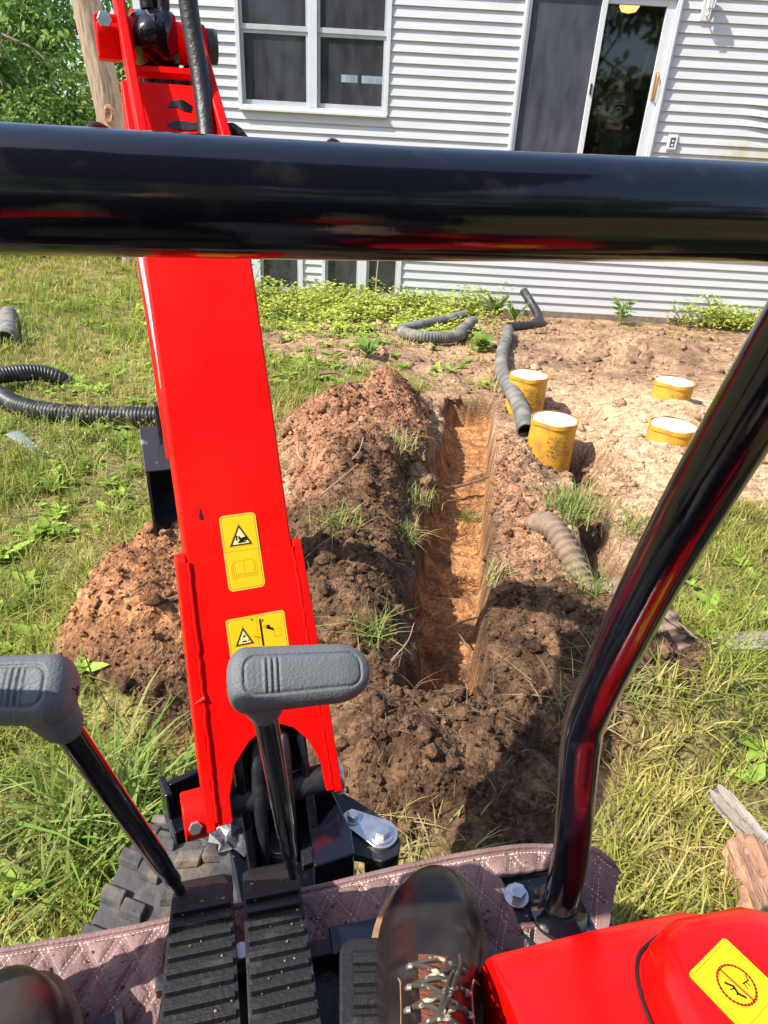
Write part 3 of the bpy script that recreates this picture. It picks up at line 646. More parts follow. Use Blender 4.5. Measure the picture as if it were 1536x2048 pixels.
# ---- clods on the dug soil
bm = bmesh.new(); bmesh.ops.create_icosphere(bm, subdivisions=2, radius=1); IV = np.array([v.co[:] for v in bm.verts]); IF = np.array([[v.index for v in f.verts] for f in bm.faces]); bm.free()
VAR = []
for i in range(10):
    q_ = np.random.RandomState(i); a_ = IV * (1 + .45 * np.sin(IV @ q_.randn(3, 3) * 2.4 + q_.rand(3) * 6).mean(1)[:, None] + .26 * q_.randn(len(IV), 1)); VAR.append(a_ * np.array([1, q_.uniform(.7, 1.1), q_.uniform(.5, .85)]))
def clods(name, label, x, y, sizes):
    z, d_, dk, cl, rg = fields(x, y); n = len(x); vi = rng.randint(0, 10, n); B = np.array(VAR)[vi]
    th = rng.uniform(0, 6.28, n); c, s_ = np.cos(th)[:, None], np.sin(th)[:, None]
    V = np.stack([B[:, :, 0] * c - B[:, :, 1] * s_, B[:, :, 0] * s_ + B[:, :, 1] * c, B[:, :, 2]], 2) * sizes[:, None, None]
    V += np.stack([x, y, z + sizes * .15], 1)[:, None, :]; col = soil_color(x, y, d_, dk, cl * 0, rg) * rng.uniform(.75, 1.25, (n, 1))
    Fc = (np.arange(n) * len(IV))[:, None, None] + IF[None]
    return tag(mesh_np(name, V.reshape(-1, 3), [Fc.reshape(-1, 3)], SOIL, smooth=False, col=np.repeat(col, len(IV), 0)), label, 'soil', kind='stuff')
def heapkeep(a, b):
    z, d_, dk, cl, rg = fields(a, b); return (rg * (1 - cl) > .25 + .5 * rng.rand(len(a))) & (d_ > .4)
x, y = scatter(-1.25, 1.35, 1.0, 5.0, 2600, heapkeep); uq = rng.rand(len(x)); sz = np.where(uq < .84, rng.uniform(.0025, .0065, len(x)), np.where(uq < .985, rng.uniform(.006, .014, len(x)), rng.uniform(.014, .036, len(x))))
clods('soil_clods', 'loose crumbs of soil on the freshly dug mounds', x, y, sz)
xf_2, yf_2 = scatter(-1.25, 1.35, 1.0, 5.0, 420, heapkeep); nf = len(xf_2)
fib = blades('root_fibres', np.stack([xf_2, yf_2, fields(xf_2, yf_2)[0] + .004], 1), rng.uniform(.02, .075, nf), rng.uniform(.0010, .0024, nf), rng.uniform(0, 6.28, nf), rng.uniform(.8, 2.6, nf), np.where(rng.rand(nf, 1) < .5, np.array([[.42, .30, .18]]), np.array([[.16, .12, .06]])) * rng.uniform(.7, 1.2, (nf, 1)))
tag(fib, 'fine straw and root fibres in the dug soil', 'roots', kind='stuff')
x, y = scatter(-1.6, 4.6, 3.0, 9.6, 50, lambda a, b: (dirt_mask(a, b) > .6) & (fields(a, b)[3] < .2)); sz = np.minimum(rng.gamma(1.8, .008, len(x)) + .006, .055)
clods('soil_lumps', 'lumps of dry soil scattered over the bare yard', x, y, sz)

# ------------------------------------------------------------------ pipes
def gz1(x, y): return float(ground_z(x, y)[0])
def corrugated(name, pts, r, m_, label, period=.024, depth=.006, smooth_pipe=False, up=0.0, hollow=True, on_ground=True):
    P3 = [((p[0], p[1], gz1(p[0], p[1]) + r * .85 + up) if len(p) == 2 else p) for p in pts]
    path = resample(spline(P3, 10), period / 6 if not smooth_pipe else .05)
    rr = []
    for i in range(len(path)):
        if smooth_pipe: rr.append(r)
        else:
            t = (i % 6) / 6; rr.append(r - depth * (1 if t in (4 / 6, 5 / 6) else (.5 if t in (0, 3 / 6) else 0)))
    mb = MB(); mb.tube(path, rr, 20, cap=False)
    if hollow:   # inner wall and end lips
        for e, sgn in ((0, 1), (-1, -1)):
            a = path[e]; b = path[e + sgn * min(len(path) - 1, 40 if not smooth_pipe else 5)]
            t = (b - a).normalized(); ax = t.cross(Vector((0, 0, 1))).normalized(); ay = ax.cross(t)
            ring = lambda c, q: [c + (ax * math.cos(th) + ay * math.sin(th)) * q for th in np.linspace(0, 2 * math.pi, 21)[:-1]]
            mb.loft([ring(a, r * 1.0), ring(a, r * .86), ring(a + t * .14, r * .86)], cap=False); mb.add(ring(a + t * .14, r * .86), [list(range(20))])
    o = mb.build(name, m_, smooth=True, sharp=60); return tag(o, label, 'pipe')
corrugated('corrugated_pipe', [(-3.3, 4.75), (-2.85, 4.42), (-2.5, 4.13), (-2.15, 4.04), (-1.7, 4.07), (-1.25, 4.10), (-.95, 4.05)], .066, PIPE, 'black corrugated drain pipe lying across the grass left of the red boom', up=.02)
corrugated('corrugated_pipe', [(-2.50, 5.0, gz1(-2.5, 5.0) - .10), (-2.60, 4.93, gz1(-2.6, 4.93) + .05), (-2.75, 4.85), (-2.95, 4.66), (-3.15, 4.40)], .066, PIPE, 'short bent end of black pipe poking up in the grass behind the long pipe', up=.06)
corrugated('drain_pipe', [(-4.3, 7.3), (-4.0, 6.75), (-3.75, 6.3), (-3.62, 6.0)], .085, PIPE_DUSTY, 'dusty grey drain pipe at the left edge of the lawn', smooth_pipe=True, up=.03)
corrugated('corrugated_pipe', [(.92, 8.95), (.62, 8.55), (.28, 8.05), (.10, 7.72), (.16, 7.36), (.42, 7.25), (.72, 7.48), (.82, 7.9), (.92, 8.25), (1.0, 8.5)], .066, PIPE_DUSTY, 'loop of grey corrugated drain pipe lying on the weeds near the house', period=.03, up=.03)
corrugated('drain_pipe', [(1.40, 8.15, -.33), (1.27, 7.4, -.27), (1.10, 6.55, -.22), (1.0, 5.85, -.20), (.965, 5.3, -.15), (.945, 4.8, -.10), (.93, 4.35, -.08), (.91, 4.06, -.10)], .061, PIPE_DUSTY, 'long grey drain pipe ending open over the trench beside the yellow tubes', smooth_pipe=True)
corrugated('drain_pipe', [(1.80, 9.62, -.12), (1.86, 9.45, -.20), (1.96, 9.2, -.34), (1.93, 8.95, -.41), (1.72, 8.7, -.40), (1.45, 8.45, -.37)], .058, PIPE, 'black elbow pipe rising from the long pipe toward the house wall', smooth_pipe=True)
corrugated('corrugated_pipe', [(.69, 2.74, gz1(.69, 2.74) - .07), (.75, 2.60, gz1(.75, 2.6) + .045), (.81, 2.42, gz1(.81, 2.42) + .05), (.875, 2.24, gz1(.875, 2.24) + .045), (.935, 2.08, gz1(.935, 2.08) + .04), (.99, 1.92, gz1(.99, 1.92) + .01), (1.05, 1.78, gz1(1.05, 1.78) - .05)], .058, PIPE_MUD, 'muddy brown corrugated pipe emerging from the bank between the dark mounds', period=.036, depth=.012, hollow=False)

# ------------------------------------------------------------------ concrete piers in yellow tubes
TUBE = mat('yellow_form_tube', (.66, .345, .03), .6, col2=(.34, .17, .055), vscale=8, thr=(.45, .70), bump=.15, bscale=40)
PTOP = mat('white_pier_top', (.56, .55, .54), .8, var=.08, vscale=14, bump=.2)
pl_ = ['yellow tube pier in front, tallest of four, white top, beside the open pipe end', 'yellow tube pier behind the pipe, rear left of the four, white top',
       'short yellow pier with white top half buried, front right beside the guard post', 'short yellow pier with white top at the rear right of the dirt yard']
for (x, y, z), lb in zip(CANS, pl_):
    t = empty('concrete_pier', (x, y, z)); tag(t, lb, 'pier', 'round yellow piers in the yard')
    q = np.random.RandomState(int(x * 100)); secs = []
    for zz in (-.62, -.4, -.2, -.02, -.004):
        secs.append([((.150 + .004 * math.sin(3 * th + zz * 9)) * math.cos(th), (.150 + .004 * math.cos(2 * th + zz * 7)) * math.sin(th), zz + (.006 * math.sin(5 * th) if zz > -.1 else 0)) for th in np.linspace(0, 2 * math.pi, 41)[:-1]])
    MB().loft(secs, cap=False).build('form_tube', TUBE, t, smooth=True)
    MB().loft([[(r_ * math.cos(th), r_ * math.sin(th), zz) for th in np.linspace(0, 2 * math.pi, 41)[:-1]] for r_, zz in [(.142, -.05), (.142, .002), (.10, .005), (.03, .006)]]).build('concrete_top', PTOP, t, smooth=True)
    mb = MB(lambda p: p)
    for row in range(5):
        zr = -.075 - .030 * row; a0 = -2.15 + .06 * row
        for k in range(11):
            if q.rand() < .3: continue
            th = a0 + .095 * k; rr_ = .1555; hh_ = q.uniform(.006, .014); w_ = q.uniform(.03, .075)
            P4 = [(rr_ * math.cos(t_), rr_ * math.sin(t_), z_) for t_, z_ in ((th, zr - hh_ / 2), (th + w_, zr - hh_ / 2), (th + w_, zr + hh_ / 2), (th, zr + hh_ / 2))]; mb.add(P4, [[0, 1, 2, 3]])
    mb.build('tube_print', mat('brown_print', (.30, .16, .05), .7), t)
    MB().loft([[((r_ + .003 * math.sin(4 * th)) * math.cos(th), (r_ + .003 * math.sin(4 * th)) * math.sin(th), zz + .004 * math.sin(5 * th + 1)) for th in np.linspace(0, 2 * math.pi, 41)[:-1]] for r_, zz in [(.1545, -.022), (.1555, .004), (.149, .005)]], cap=False).build('tube_rim', TUBE, t, smooth=True)
# plaster drip mound at the right piers
# ------------------------------------------------------------------ trees
def tree(name, x, y, h, crown_r, crown_z, n, leaf, colr, label, trunk_r=.12, seed=1, lean=0, blobs=26):
    q = np.random.RandomState(seed); z = float(base_z(np.array([x]), np.array([y]))[0]) - .1; t = empty(name, (x, y, z)); tag(t, label, 'tree')
    mb = MB(); top = Vector((lean, 0, h * .8)); path = [Vector((0, 0, 0)), Vector((lean * .3 + .05, .03, h * .35)), Vector((lean * .6 - .05, 0, h * .6)), top]
    mb.tube(spline(path, 5), list(np.linspace(trunk_r, trunk_r * .3, 16)), 10)
    cen = []
    for i in range(blobs):
        d_ = q.randn(3); d_ /= np.linalg.norm(d_); rad = q.uniform(.35, 1) ** .6; c = np.array([lean * .6, 0, crown_z]) + d_ * np.array([crown_r, crown_r, h - crown_z]) * rad * .85; cen.append(c)
        if i % 2 == 0:
            b0 = path[1].lerp(path[2], q.rand()); mb.tube([b0, b0.lerp(Vector(c), .5) + Vector((0, 0, .2)), Vector(c)], [trunk_r * .35, trunk_r * .2, trunk_r * .08], 6)
    mb.build('trunk', BARK, t, smooth=True)
    cen = np.array(cen); bi = q.randint(0, blobs, n); br = crown_r * q.uniform(.22, .42, blobs)
    d_ = q.randn(n, 3); d_ /= np.linalg.norm(d_, axis=1)[:, None]; rr = q.rand(n) ** .45
    P = cen[bi] + d_ * (rr * br[bi])[:, None] * np.array([1.15, 1.15, .75]); D = unit(d_ * .6 + q.randn(n, 3) * .5 + np.array([0, 0, -.35])); Nn = unit(q.randn(n, 3) * .7 + np.array([0, 0, 1.0]) + d_ * .4)
    sz = leaf * q.uniform(.6, 1.3, n); shade = (.75 + .5 * q.rand(blobs))[bi][:, None]
    V, Fc, C = leaves_arr(P, D, Nn, sz, sz * .5, np.array([colr]) * shade * q.uniform(.7, 1.3, (n, 1)))
    mesh_np('crown', V, Fc, LEAF, t, smooth=True, col=C); return t
tree('tree', -8.2, 15.5, 7.5, 2.3, 3.2, 15000, .17, (.19, .31, .07), 'dense dark green tree at the left edge behind the lawn', seed=1)
tree('tree', -5.9, 18.5, 9.0, 2.4, 4.2, 13000, .19, (.24, .38, .085), 'mid green leafy tree behind the bare trunk', seed=2)
tree('tree', -11.5, 19.0, 9.5, 3.0, 4.2, 12000, .22, (.22, .36, .10), 'tall tree at the far left beyond the lawn', seed=3)
tree('yellow_tree', -4.6, 21.0, 10.5, 2.2, 6.0, 7000, .20, (.42, .43, .09), 'yellow green tree between the bare trunk and the house corner', seed=4)
tree('bush', -6.9, 13.9, 3.0, 1.6, 1.3, 12000, .11, (.19, .31, .07), 'low dark bush at the foot of the trees on the left', trunk_r=.06, seed=5)
tree('bush', -9.2, 13.6, 3.3, 1.7, 1.4, 10000, .12, (.22, .36, .085), 'rounded dark green bush at the far left edge of the lawn', trunk_r=.06, seed=6)
tree('bush', -4.75, 12.9, 2.0, .55, 1.4, 2600, .085, (.52, .52, .15), 'pale yellow green sapling at the foot of the bare trunk', trunk_r=.03, seed=8, blobs=12)
# bare trunk
bt = empty('bare_trunk', (-5.12, 13.1, -.7)); tag(bt, 'bare tan grey tree trunk with an old branch scar, leaning left', 'tree')
path = spline([(.10, 0, 0), (.05, 0, 1.2), (0, 0, 2.4), (-.18, 0, 4.1), (-.42, .1, 6.0), (-.5, .2, 8)], 8); mb = MB(); secs = []
TRUNK = mat('tan_trunk_bark', (.42, .31, .22), .9, col2=(.19, .13, .095), vscale=7, thr=(.35, .7), bump=1.0, bscale=22, stretch=(3, 3, .45))
for i, p in enumerate(path):
    r_ = .27 - .0022 * i; secs.append([p + Vector((math.cos(th), math.sin(th), 0)) * r_ * (1 + .07 * math.sin(3 * th + i * .25) + .05 * math.sin(7 * th - i * .4)) for th in np.linspace(0, 2 * math.pi, 25)[:-1]])
mb.loft(secs).build('trunk', TRUNK, bt, smooth=True)
MB().loft([[Vector((.06 + r_ * math.cos(th), -.27 + dy, 2.55 + 1.7 * r_ * math.sin(th))) for th in np.linspace(0, 2 * math.pi, 17)[:-1]] for r_, dy in [(.10, .07), (.09, -.005), (.06, -.02), (.03, .01)]]).build('branch_scar', mat('raw_wood', (.48, .27, .15), .9, col2=(.2, .1, .06), vscale=20), bt, smooth=True)
# trees behind the machine: seen only as reflections in the glass and gloss paint
for i, (x, y, s_) in enumerate([(.9, -9.5, 1), (6.8, -9, 2), (12.0, -10, 3), (-3.2, -10, 4), (-8.5, -11, 5)]):
    tree('reflected_tree', x, y, 9 + i % 3, 3.2, 3.6, 4500, .42, (.20, .30, .07), ['broad tree mirrored in the middle of the door glass', 'dark tree mirrored at the right of the door glass', 'tall tree mirrored faintly in the right window glass', 'far tree mirrored in the left window panes', 'tree mirrored at the left edge of the window glass'][i], seed=20 + i)

# ------------------------------------------------------------------ loose wood, roots, scraps
def chunk(name, x, y, L, w, h, yaw, m_, label, cat, seed, tilt=0.0, up=0.0):
    q = np.random.RandomState(seed); secs = []; n = 26
    for i in range(n + 1):
        t = i / n; ring = []
        for k in range(28):
            th = 2 * math.pi * k / 28; a = 1 + .10 * math.sin(3 * th + q.rand() * .6) + .13 * math.sin(8 * th + seed + .8 * math.sin(t * 9)) + .06 * math.sin(13 * th + seed * 2 + t * 3) + .06 * q.randn()
            a *= 1 if 0 < i < n else .93
            ring.append(Vector((L * (t - .5) + .012 * math.sin(5 * th + seed) * (1 if i in (0, n) else .2), w * .5 * a * np.sign(math.cos(th)) * abs(math.cos(th)) ** .7, h * .5 * a * np.sign(math.sin(th)) * abs(math.sin(th)) ** .7)))
        secs.append(ring)
    o = MB().loft(secs).build(name, m_, smooth=True, sharp=50); o.location = (x, y, gz1(x, y) + h * .35 + up); o.rotation_euler = (0, tilt, yaw); return tag(o, label, cat)
BARKW = mat('rotten_bark_wood', (.50, .28, .17), .9, col2=(.20, .11, .075), vscale=5, thr=(.38, .66), bump=1.0, bscale=26, stretch=(1.0, 7, 7))
OLDW = mat('weathered_wood', (.42, .37, .33), .9, col2=(.24, .20, .17), vscale=6, bump=.8, bscale=30, stretch=(.6, 6, 6))
chunk('bark_log', .935, .84, .36, .155, .13, R(84), BARKW, 'orange brown slab of rotten bark wood at the lower right', 'log', 3)
chunk('bark_log', 1.06, .88, .30, .11, .10, R(78), OLDW, 'grey split log at the right edge behind the bark slab', 'log', 9)
chunk('stick', .99, 1.05, .30, .05, .05, R(120), OLDW, 'weathered grey stick with a broken pale end in the grass', 'stick', 5, R(-12), .02)
chunk('wood_scrap', 1.40, 1.93, .24, .09, .05, R(10), OLDW, 'grey splintered wood scrap in the grass at the right edge', 'scrap wood', 7)
ROOT = mat('root_bark', (.16, .10, .07), .9, var=.3, vscale=40); PALER = mat('pale_root', (.30, .215, .15), .8, var=.2, vscale=40)
def root(pts, r, m_, label):
    P = spline(pts, 8); o = MB().tube(P, list(np.linspace(r, r * .45, len(P))), 7).build('root', m_, smooth=True); tag(o, label, 'root', 'roots in the dug soil')
ty = lambda y, dx, dz=0.02: (trench_r(y) + dx, y, -.355 - .043 * (y - 1.9) + dz)
root([ty(3.58, -.46, .16), ty(3.62, -.28, .10), ty(3.68, -.12, .12), ty(3.72, .02, .17)], .014, ROOT, 'dark root spanning the trench in the middle')
root([ty(3.33, -.40, .10), ty(3.30, -.36, .06), ty(3.22, -.38, .02)], .010, PALER, 'short pale root stub on the left wall under the spanning root')
root([ty(2.25, -.40, .10), ty(2.15, -.28, .06), ty(2.1, -.18, .05)], .006, ROOT, 'thin root lying on the near trench floor, left side')
root([ty(2.22, -.16, .05), ty(2.25, -.08, .08), ty(2.24, .0, .12)], .007, PALER, 'pale root crossing to the right trench wall near the front')
root([ty(2.20, -.10, .05), ty(2.08, -.03, .03), ty(2.0, -.01, .03)], .005, ROOT, 'thin dark root at the foot of the right trench wall')
root([(-.48, 4.25, .16), (-.36, 4.2, .185), (-.26, 4.12, .15)], .016, ROOT, 'dark stick stuck in the top of the left mound')
root([(-.50, 3.35, .02), (-.49, 3.28, -.0), (-.45, 3.22, -.02), (-.42, 3.25, .01)], .007, PALER, 'curled pale root in the dark hollow beside the boom')
root([(-.18, 3.0, .10), (-.14, 2.95, .17), (-.12, 2.98, .24)], .006, PALER, 'thin twig standing in the left mound')
root([(-.28, 2.55, .13), (-.20, 2.62, .18), (-.13, 2.70, .22)], .005, PALER, 'forked pale twig on the left mound near the grass clod')
root([(-.68, 1.62, .20), (-.58, 1.66, .22), (-.50, 1.70, .20)], .010, ROOT, 'dark stick half buried in the pile left of the boom')
root([(.05, 1.62, .02), (.10, 1.66, .07), (.12, 1.72, .10)], .003, PALER, 'pale curved root beside the end of the right grip')
root([(.86, 1.88, .15), (.95, 1.80, .16), (1.06, 1.72, .10)], .004, PALER, 'thin pale root on the dark mound right of the guard post')
# grey plastic scrap in the left grass
PLA = mat('grey_plastic', (.20, .24, .28), .35, spec=.4, var=.1, vscale=20)
mb = MB(); secs = [[Vector((-.20 + .4 * t, .045 * math.cos(th) * (1 - .5 * t), .008 + .012 * math.sin(th) * (1 - .2 * t))) for th in np.linspace(0, 2 * math.pi, 13)[:-1]] for t in np.linspace(0, 1, 8)]
o = mb.loft(secs).build('plastic_scrap', PLA, smooth=True); o.location = (-2.12, 3.52, gz1(-2.12, 3.52) + .025); o.rotation_euler = (0, R(6), R(-38)); tag(o, 'pale grey plastic strip lying in the grass below the black pipe', 'scrap')

# ------------------------------------------------------------------ mini excavator (local axes: x right, y forward)
YAW = R(14.5)
ex = empty('mini_excavator', (0, 0, 0), YAW)
tag(ex, 'red and black mini excavator with raised boom, seen from its seat', 'excavator')
V3 = lambda *a: Vector(a)
# frame, deck and undercarriage
MB().box((.03, .135, .525), (.86, .77, .07)).build('deck', BLACK_S, ex, bev=.008)
MB().box((.03, -.25, .30), (.70, .9, .36)).build('chassis', BLACK_S, ex, bev=.02)
MB().prism([(-.10, .48), (.15, .48), (.135, .60), (.075, .70), (-.035, .71), (-.085, .66)], (0, 0, .415), (1, 0, 0), (0, 1, 0), (0, 0, .03)).build('nose_plate', STEEL_D, ex, bev=.004)
ux = lambda p: Matrix.Rotation(-R(19.5), 3, 'Z') @ p           # tracks are turned relative to the cab
def track(cx):
    tw = .185; r_ = .165; y0_, y1_ = -.75, .665; L1 = y1_ - y0_; per = 2 * L1 + 2 * math.pi * r_
    def pt(d_):
        d_ %= per
        if d_ < L1: return Vector((0, y0_ + d_, 2 * r_)), Vector((0, 0, 1)), Vector((0, 1, 0))
        d_ -= L1
        if d_ < math.pi * r_:
            a_ = d_ / r_; return Vector((0, y1_ + r_ * math.sin(a_), r_ + r_ * math.cos(a_))), Vector((0, math.sin(a_), math.cos(a_))), Vector((0, math.cos(a_), -math.sin(a_)))
        d_ -= math.pi * r_
        if d_ < L1: return Vector((0, y1_ - d_, 0)), Vector((0, 0, -1)), Vector((0, -1, 0))
        a_ = (d_ - L1) / r_; return Vector((0, y0_ - r_ * math.sin(a_), r_ - r_ * math.cos(a_))), Vector((0, -math.sin(a_), -math.cos(a_))), Vector((0, -math.cos(a_), math.sin(a_)))
    n = 120; secs = []
    xf_ = lambda p: ux(p + Vector((cx, 0, -.012)))
    for i in range(n):
        p, nn, t = pt(per * i / n); h = .004 * math.sin(i * 2.1)
        secs.append([p + Vector((-tw / 2, 0, 0)) + nn * (-.004), p + Vector((-tw / 2 + .015, 0, 0)) + nn * .004, p + Vector((tw / 2 - .015, 0, 0)) + nn * .004, p + Vector((tw / 2, 0, 0)) - nn * .004, p + Vector((tw / 2, 0, 0)) - nn * .028, p + Vector((-tw / 2, 0, 0)) - nn * .028])
    secs.append(secs[0]); tk = MB(xf_).loft(secs, cap=False).build('track', TRACKR, ex, smooth=True, sharp=40)
    nl = 58
    for i in range(nl):
        for side in (-1, 1):
            d_ = per * (i + (.5 if side > 0 else 0)) / nl; mb = MB(xf_)
            for (a0, a1, off) in [(.008, .050, 0), (.050, .094, .018)]:
                P = []
                for lat, dd, hh in [(a0, off - .016, 0), (a0, off + .018, 0), (a1, off + .028, 0), (a1, off - .006, 0), (a0, off - .010, .017), (a0, off + .012, .017), (a1, off + .022, .014), (a1, off + .0, .014)]:
                    p, nn, t = pt(d_ + dd); P.append(p + Vector((side * lat, 0, 0)) + nn * (hh + .003))
                mb.add(P, [[0, 1, 2, 3], [4, 5, 6, 7], [0, 1, 5, 4], [1, 2, 6, 5], [2, 3, 7, 6], [3, 0, 4, 7]])
            mb.build('tread_lug', TRACKR, tk, bev=.004)
    for yy in (y0_, y1_): MB(xf_).cyl((-.06, yy, r_), (.06, yy, r_), r_ - .032, 28).build('wheel', BLACK_S, tk, smooth=True)
    MB(xf_).box((0, (y0_ + y1_) / 2, r_), (.08, L1, .2)).build('track_frame', BLACK_S, tk, bev=.01)
track(-.405); track(.27)
MB(ux).box((0, -.1, .22), (.5, .5, .14)).build('undercarriage_beam', BLACK_S, ex, bev=.01)
# seat body behind the camera
MB().box((.03, -.55, .68), (.80, .55, .32)).build('engine_cover', RED_GLOSS, ex, bev=.03)
MB().box((.03, -.36, .80), (.42, .40, .10)).build('seat', RUBBER, ex, bev=.03)
# canopy roof on two rear posts, unseen, added to darken the bar's reflections
cn = MB().box((.03, -.33, 2.06), (.96, 1.02, .045)).build('unseen_canopy', BLACK_S, ex, bev=.018, seg=3)
for s_ in (-1, 1): MB().tube(spline([(.03 + .38 * s_, -.78, .70), (.03 + .38 * s_, -.80, 1.4), (.03 + .38 * s_, -.70, 2.04)], 6), .024, 16).build('unseen_canopy_post', BLACK, cn, smooth=True)
# guard bar
gb = [(-.315, .43, .575), (-.315, .441, .69), (-.305, .452, .875), (-.300, .448, .925), (-.285, .39, 1.126), (-.275, .347, 1.25), (-.268, .322, 1.355), (-.255, .305, 1.412), (-.21, .297, 1.432), (-.078, .297, 1.432), (.071, .301, 1.432), (.275, .304, 1.434),
      (.306, .306, 1.427), (.323, .311, 1.400), (.322, .322, 1.350), (.323, .350, 1.252), (.336, .392, 1.126), (.356, .444, .945), (.366, .455, .865), (.383, .441, .69), (.381, .430, .575)]
GBo = MB().tube(spline(gb, 10), .0226, 32).build('guard_bar', BLACK, ex, smooth=True)
for s_ in (-1, 1):
    cx = .381 if s_ > 0 else -.315
    MB().loft([[V3(cx + r_ * math.cos(t), .430 + r_ * math.sin(t), z) for t in np.linspace(0, 2 * math.pi, 33)[:-1]] for r_, z in [(.037, .576), (.037, .584), (.029, .590), (.0235, .598)]]).build('weld_collar', BLACK, GBo, smooth=True)
    MB().prism([(-.062, -.045), (.045, -.045), (.045, .055), (-.062, .055)], (cx, .43, .5605), (1, 0, 0), (0, 1, 0), (0, 0, .012)).build('base_plate', BLACK_S, GBo, bev=.003)
    bx_, by_ = cx - .045 * (1 if s_ > 0 else -.9), .463
    MB().cyl((bx_, by_, .574), (bx_, by_, .578), .017, 24).build('washer', CHROME, GBo, smooth=True, bev=.001)
    MB().cyl((bx_, by_, .577), (bx_, by_, .590), .012, 6).build('bolt', CHROME, GBo, bev=.0015)

# boom
bb = R(8); BO = V3(.027, .645, 0); bw_ = V3(math.cos(bb), math.sin(bb), 0); bs_ = V3(-math.sin(bb), math.cos(bb), 0); UZ = V3(0, 0, 1)
def BM(w, s, z): return BO + bw_ * w + bs_ * s + UZ * z
be = bs_ * .509 + UZ * .861; bn = bs_ * (-.861) + UZ * .509; BA = BM(0, 0, .62)
FP = lambda w, l, n=0: BA + bw_ * w + be * l + bn * n            # on the face of the boom that looks at the seat
mb = MB(); half = .0765; dep = .115
e2 = (bs_ * .175 + UZ * .205).normalized(); n2 = e2.cross(bw_) * -1
if n2.z < 0: n2 = n2 * -1
def ring(c, nn, hw, dp): return [c - bw_ * hw, c + bw_ * hw, c + bw_ * hw - nn * dp, c - bw_ * hw - nn * dp]
ctop = FP(0, .84); nm = ((bn + n2) * .5).normalized(); cend = ctop + e2 * .25 - bw_ * .006
mb.loft([ring(FP(0, .13), bn, half, dep), ring(FP(0, .80), bn, half, dep), ring(ctop, nm, half, dep), ring(ctop + e2 * .04, n2, half * .97, dep), ring(cend, n2, half * .88, dep * .95)])
boom = mb.build('boom', RED, ex, bev=.004)
arch = [(-.0765, .36), (-.086, .03), (-.087, -.018), (-.064, -.018), (-.063, .02), (-.050, .062), (-.027, .088), (-.004, .102), (.020, .104), (.040, .094), (.060, .070), (.074, .034), (.076, .0), (.077, -.012), (.086, -.012), (.086, .0), (.0765, .36)]
MB().prism(arch[::-1], FP(0, 0, -.007), bw_, be, bn * .008).build('boom_foot_plate', RED, boom, bev=.0015)
for s_ in (-1, 1):
    poly = [(-.022 if s_ < 0 else -.016, .004), (.10, .005), (.362, .004), (.372, -.004), (.372, -.09), (.30, -.125), (.05, -.125), (-.022 if s_ < 0 else -.016, -.06)]
    A_ = [FP(s_ * (.0775 + .010 * (1 - min(1, max(0, l / .36)))), l, n_) for l, n_ in poly]; B_ = [p + bw_ * (.013 * s_) for p in A_]; nq = len(poly)
    MB().add(A_ + B_, [list(range(nq)), list(range(nq, 2 * nq))] + [[i, (i + 1) % nq, nq + (i + 1) % nq, nq + i] for i in range(nq)]).build('side_plate', RED, boom, bev=.002)
    # weld bead
    q_ = np.random.RandomState(5 + s_); wp = [FP(s_ * (.0755 + .010 * (1 - min(1, l / .36))), l, .0020 + .0006 * q_.rand()) + bw_ * (.0005 * q_.randn()) for l in np.linspace(.36, -.01, 40)]
    MB().tube(wp, [.0026 + .0006 * q_.rand() for _ in wp], 8).build('weld_bead', RED, boom, smooth=True)
MB().tube([FP(-.094, .160, .001), FP(-.078, .166, .003)], .004, 8).build('weld_bead', RED, boom, smooth=True)
pc = FP(0, -.005, -.035)
MB().cyl(pc - bw_ * .130, pc - bw_ * .098, .034, 28).build('pivot_boss', RED, boom, bev=.003)
bp_ = pc - bw_ * .115 + bn * .034 - be * .004
MB().cyl(bp_ , bp_ + bn * .008, .0095, 6).build('bolt', CHROME, boom, bev=.001)
MB().cyl(pc + bw_ * .098, pc + bw_ * .108, .030, 28).build('pin_end', CHROME, boom, bev=.003)
# scuff in the paint
MB().prism([(-.0505, .418), (-.0470, .417), (-.0455, .423), (-.0475, .428), (-.0470, .4325), (-.0495, .4335), (-.0500, .427), (-.0520, .422)], FP(0, 0, .0002), bw_, be, bn * .0004).build('paint_chip', INK, boom)
q_ = np.random.RandomState(12)
for k_ in range(9):
    w_, l_ = q_.uniform(-.068, .068), q_.uniform(.13, .78); sz_ = q_.uniform(.0006, .0016); a0_ = q_.uniform(0, 6)
    if abs(w_ - .005) < .045 and .19 < l_ < .43: continue
    MB().prism([(w_ + sz_ * q_.uniform(.5, 1.3) * math.cos(a0_ + t_), l_ + sz_ * q_.uniform(.6, 1.8) * math.sin(a0_ + t_)) for t_ in np.linspace(0, 6.283, 8)[:-1]], FP(0, 0, .0012 if l_ < .36 else .0002), bw_, be, bn * .0004).build('paint_chip', STEEL_D, boom)
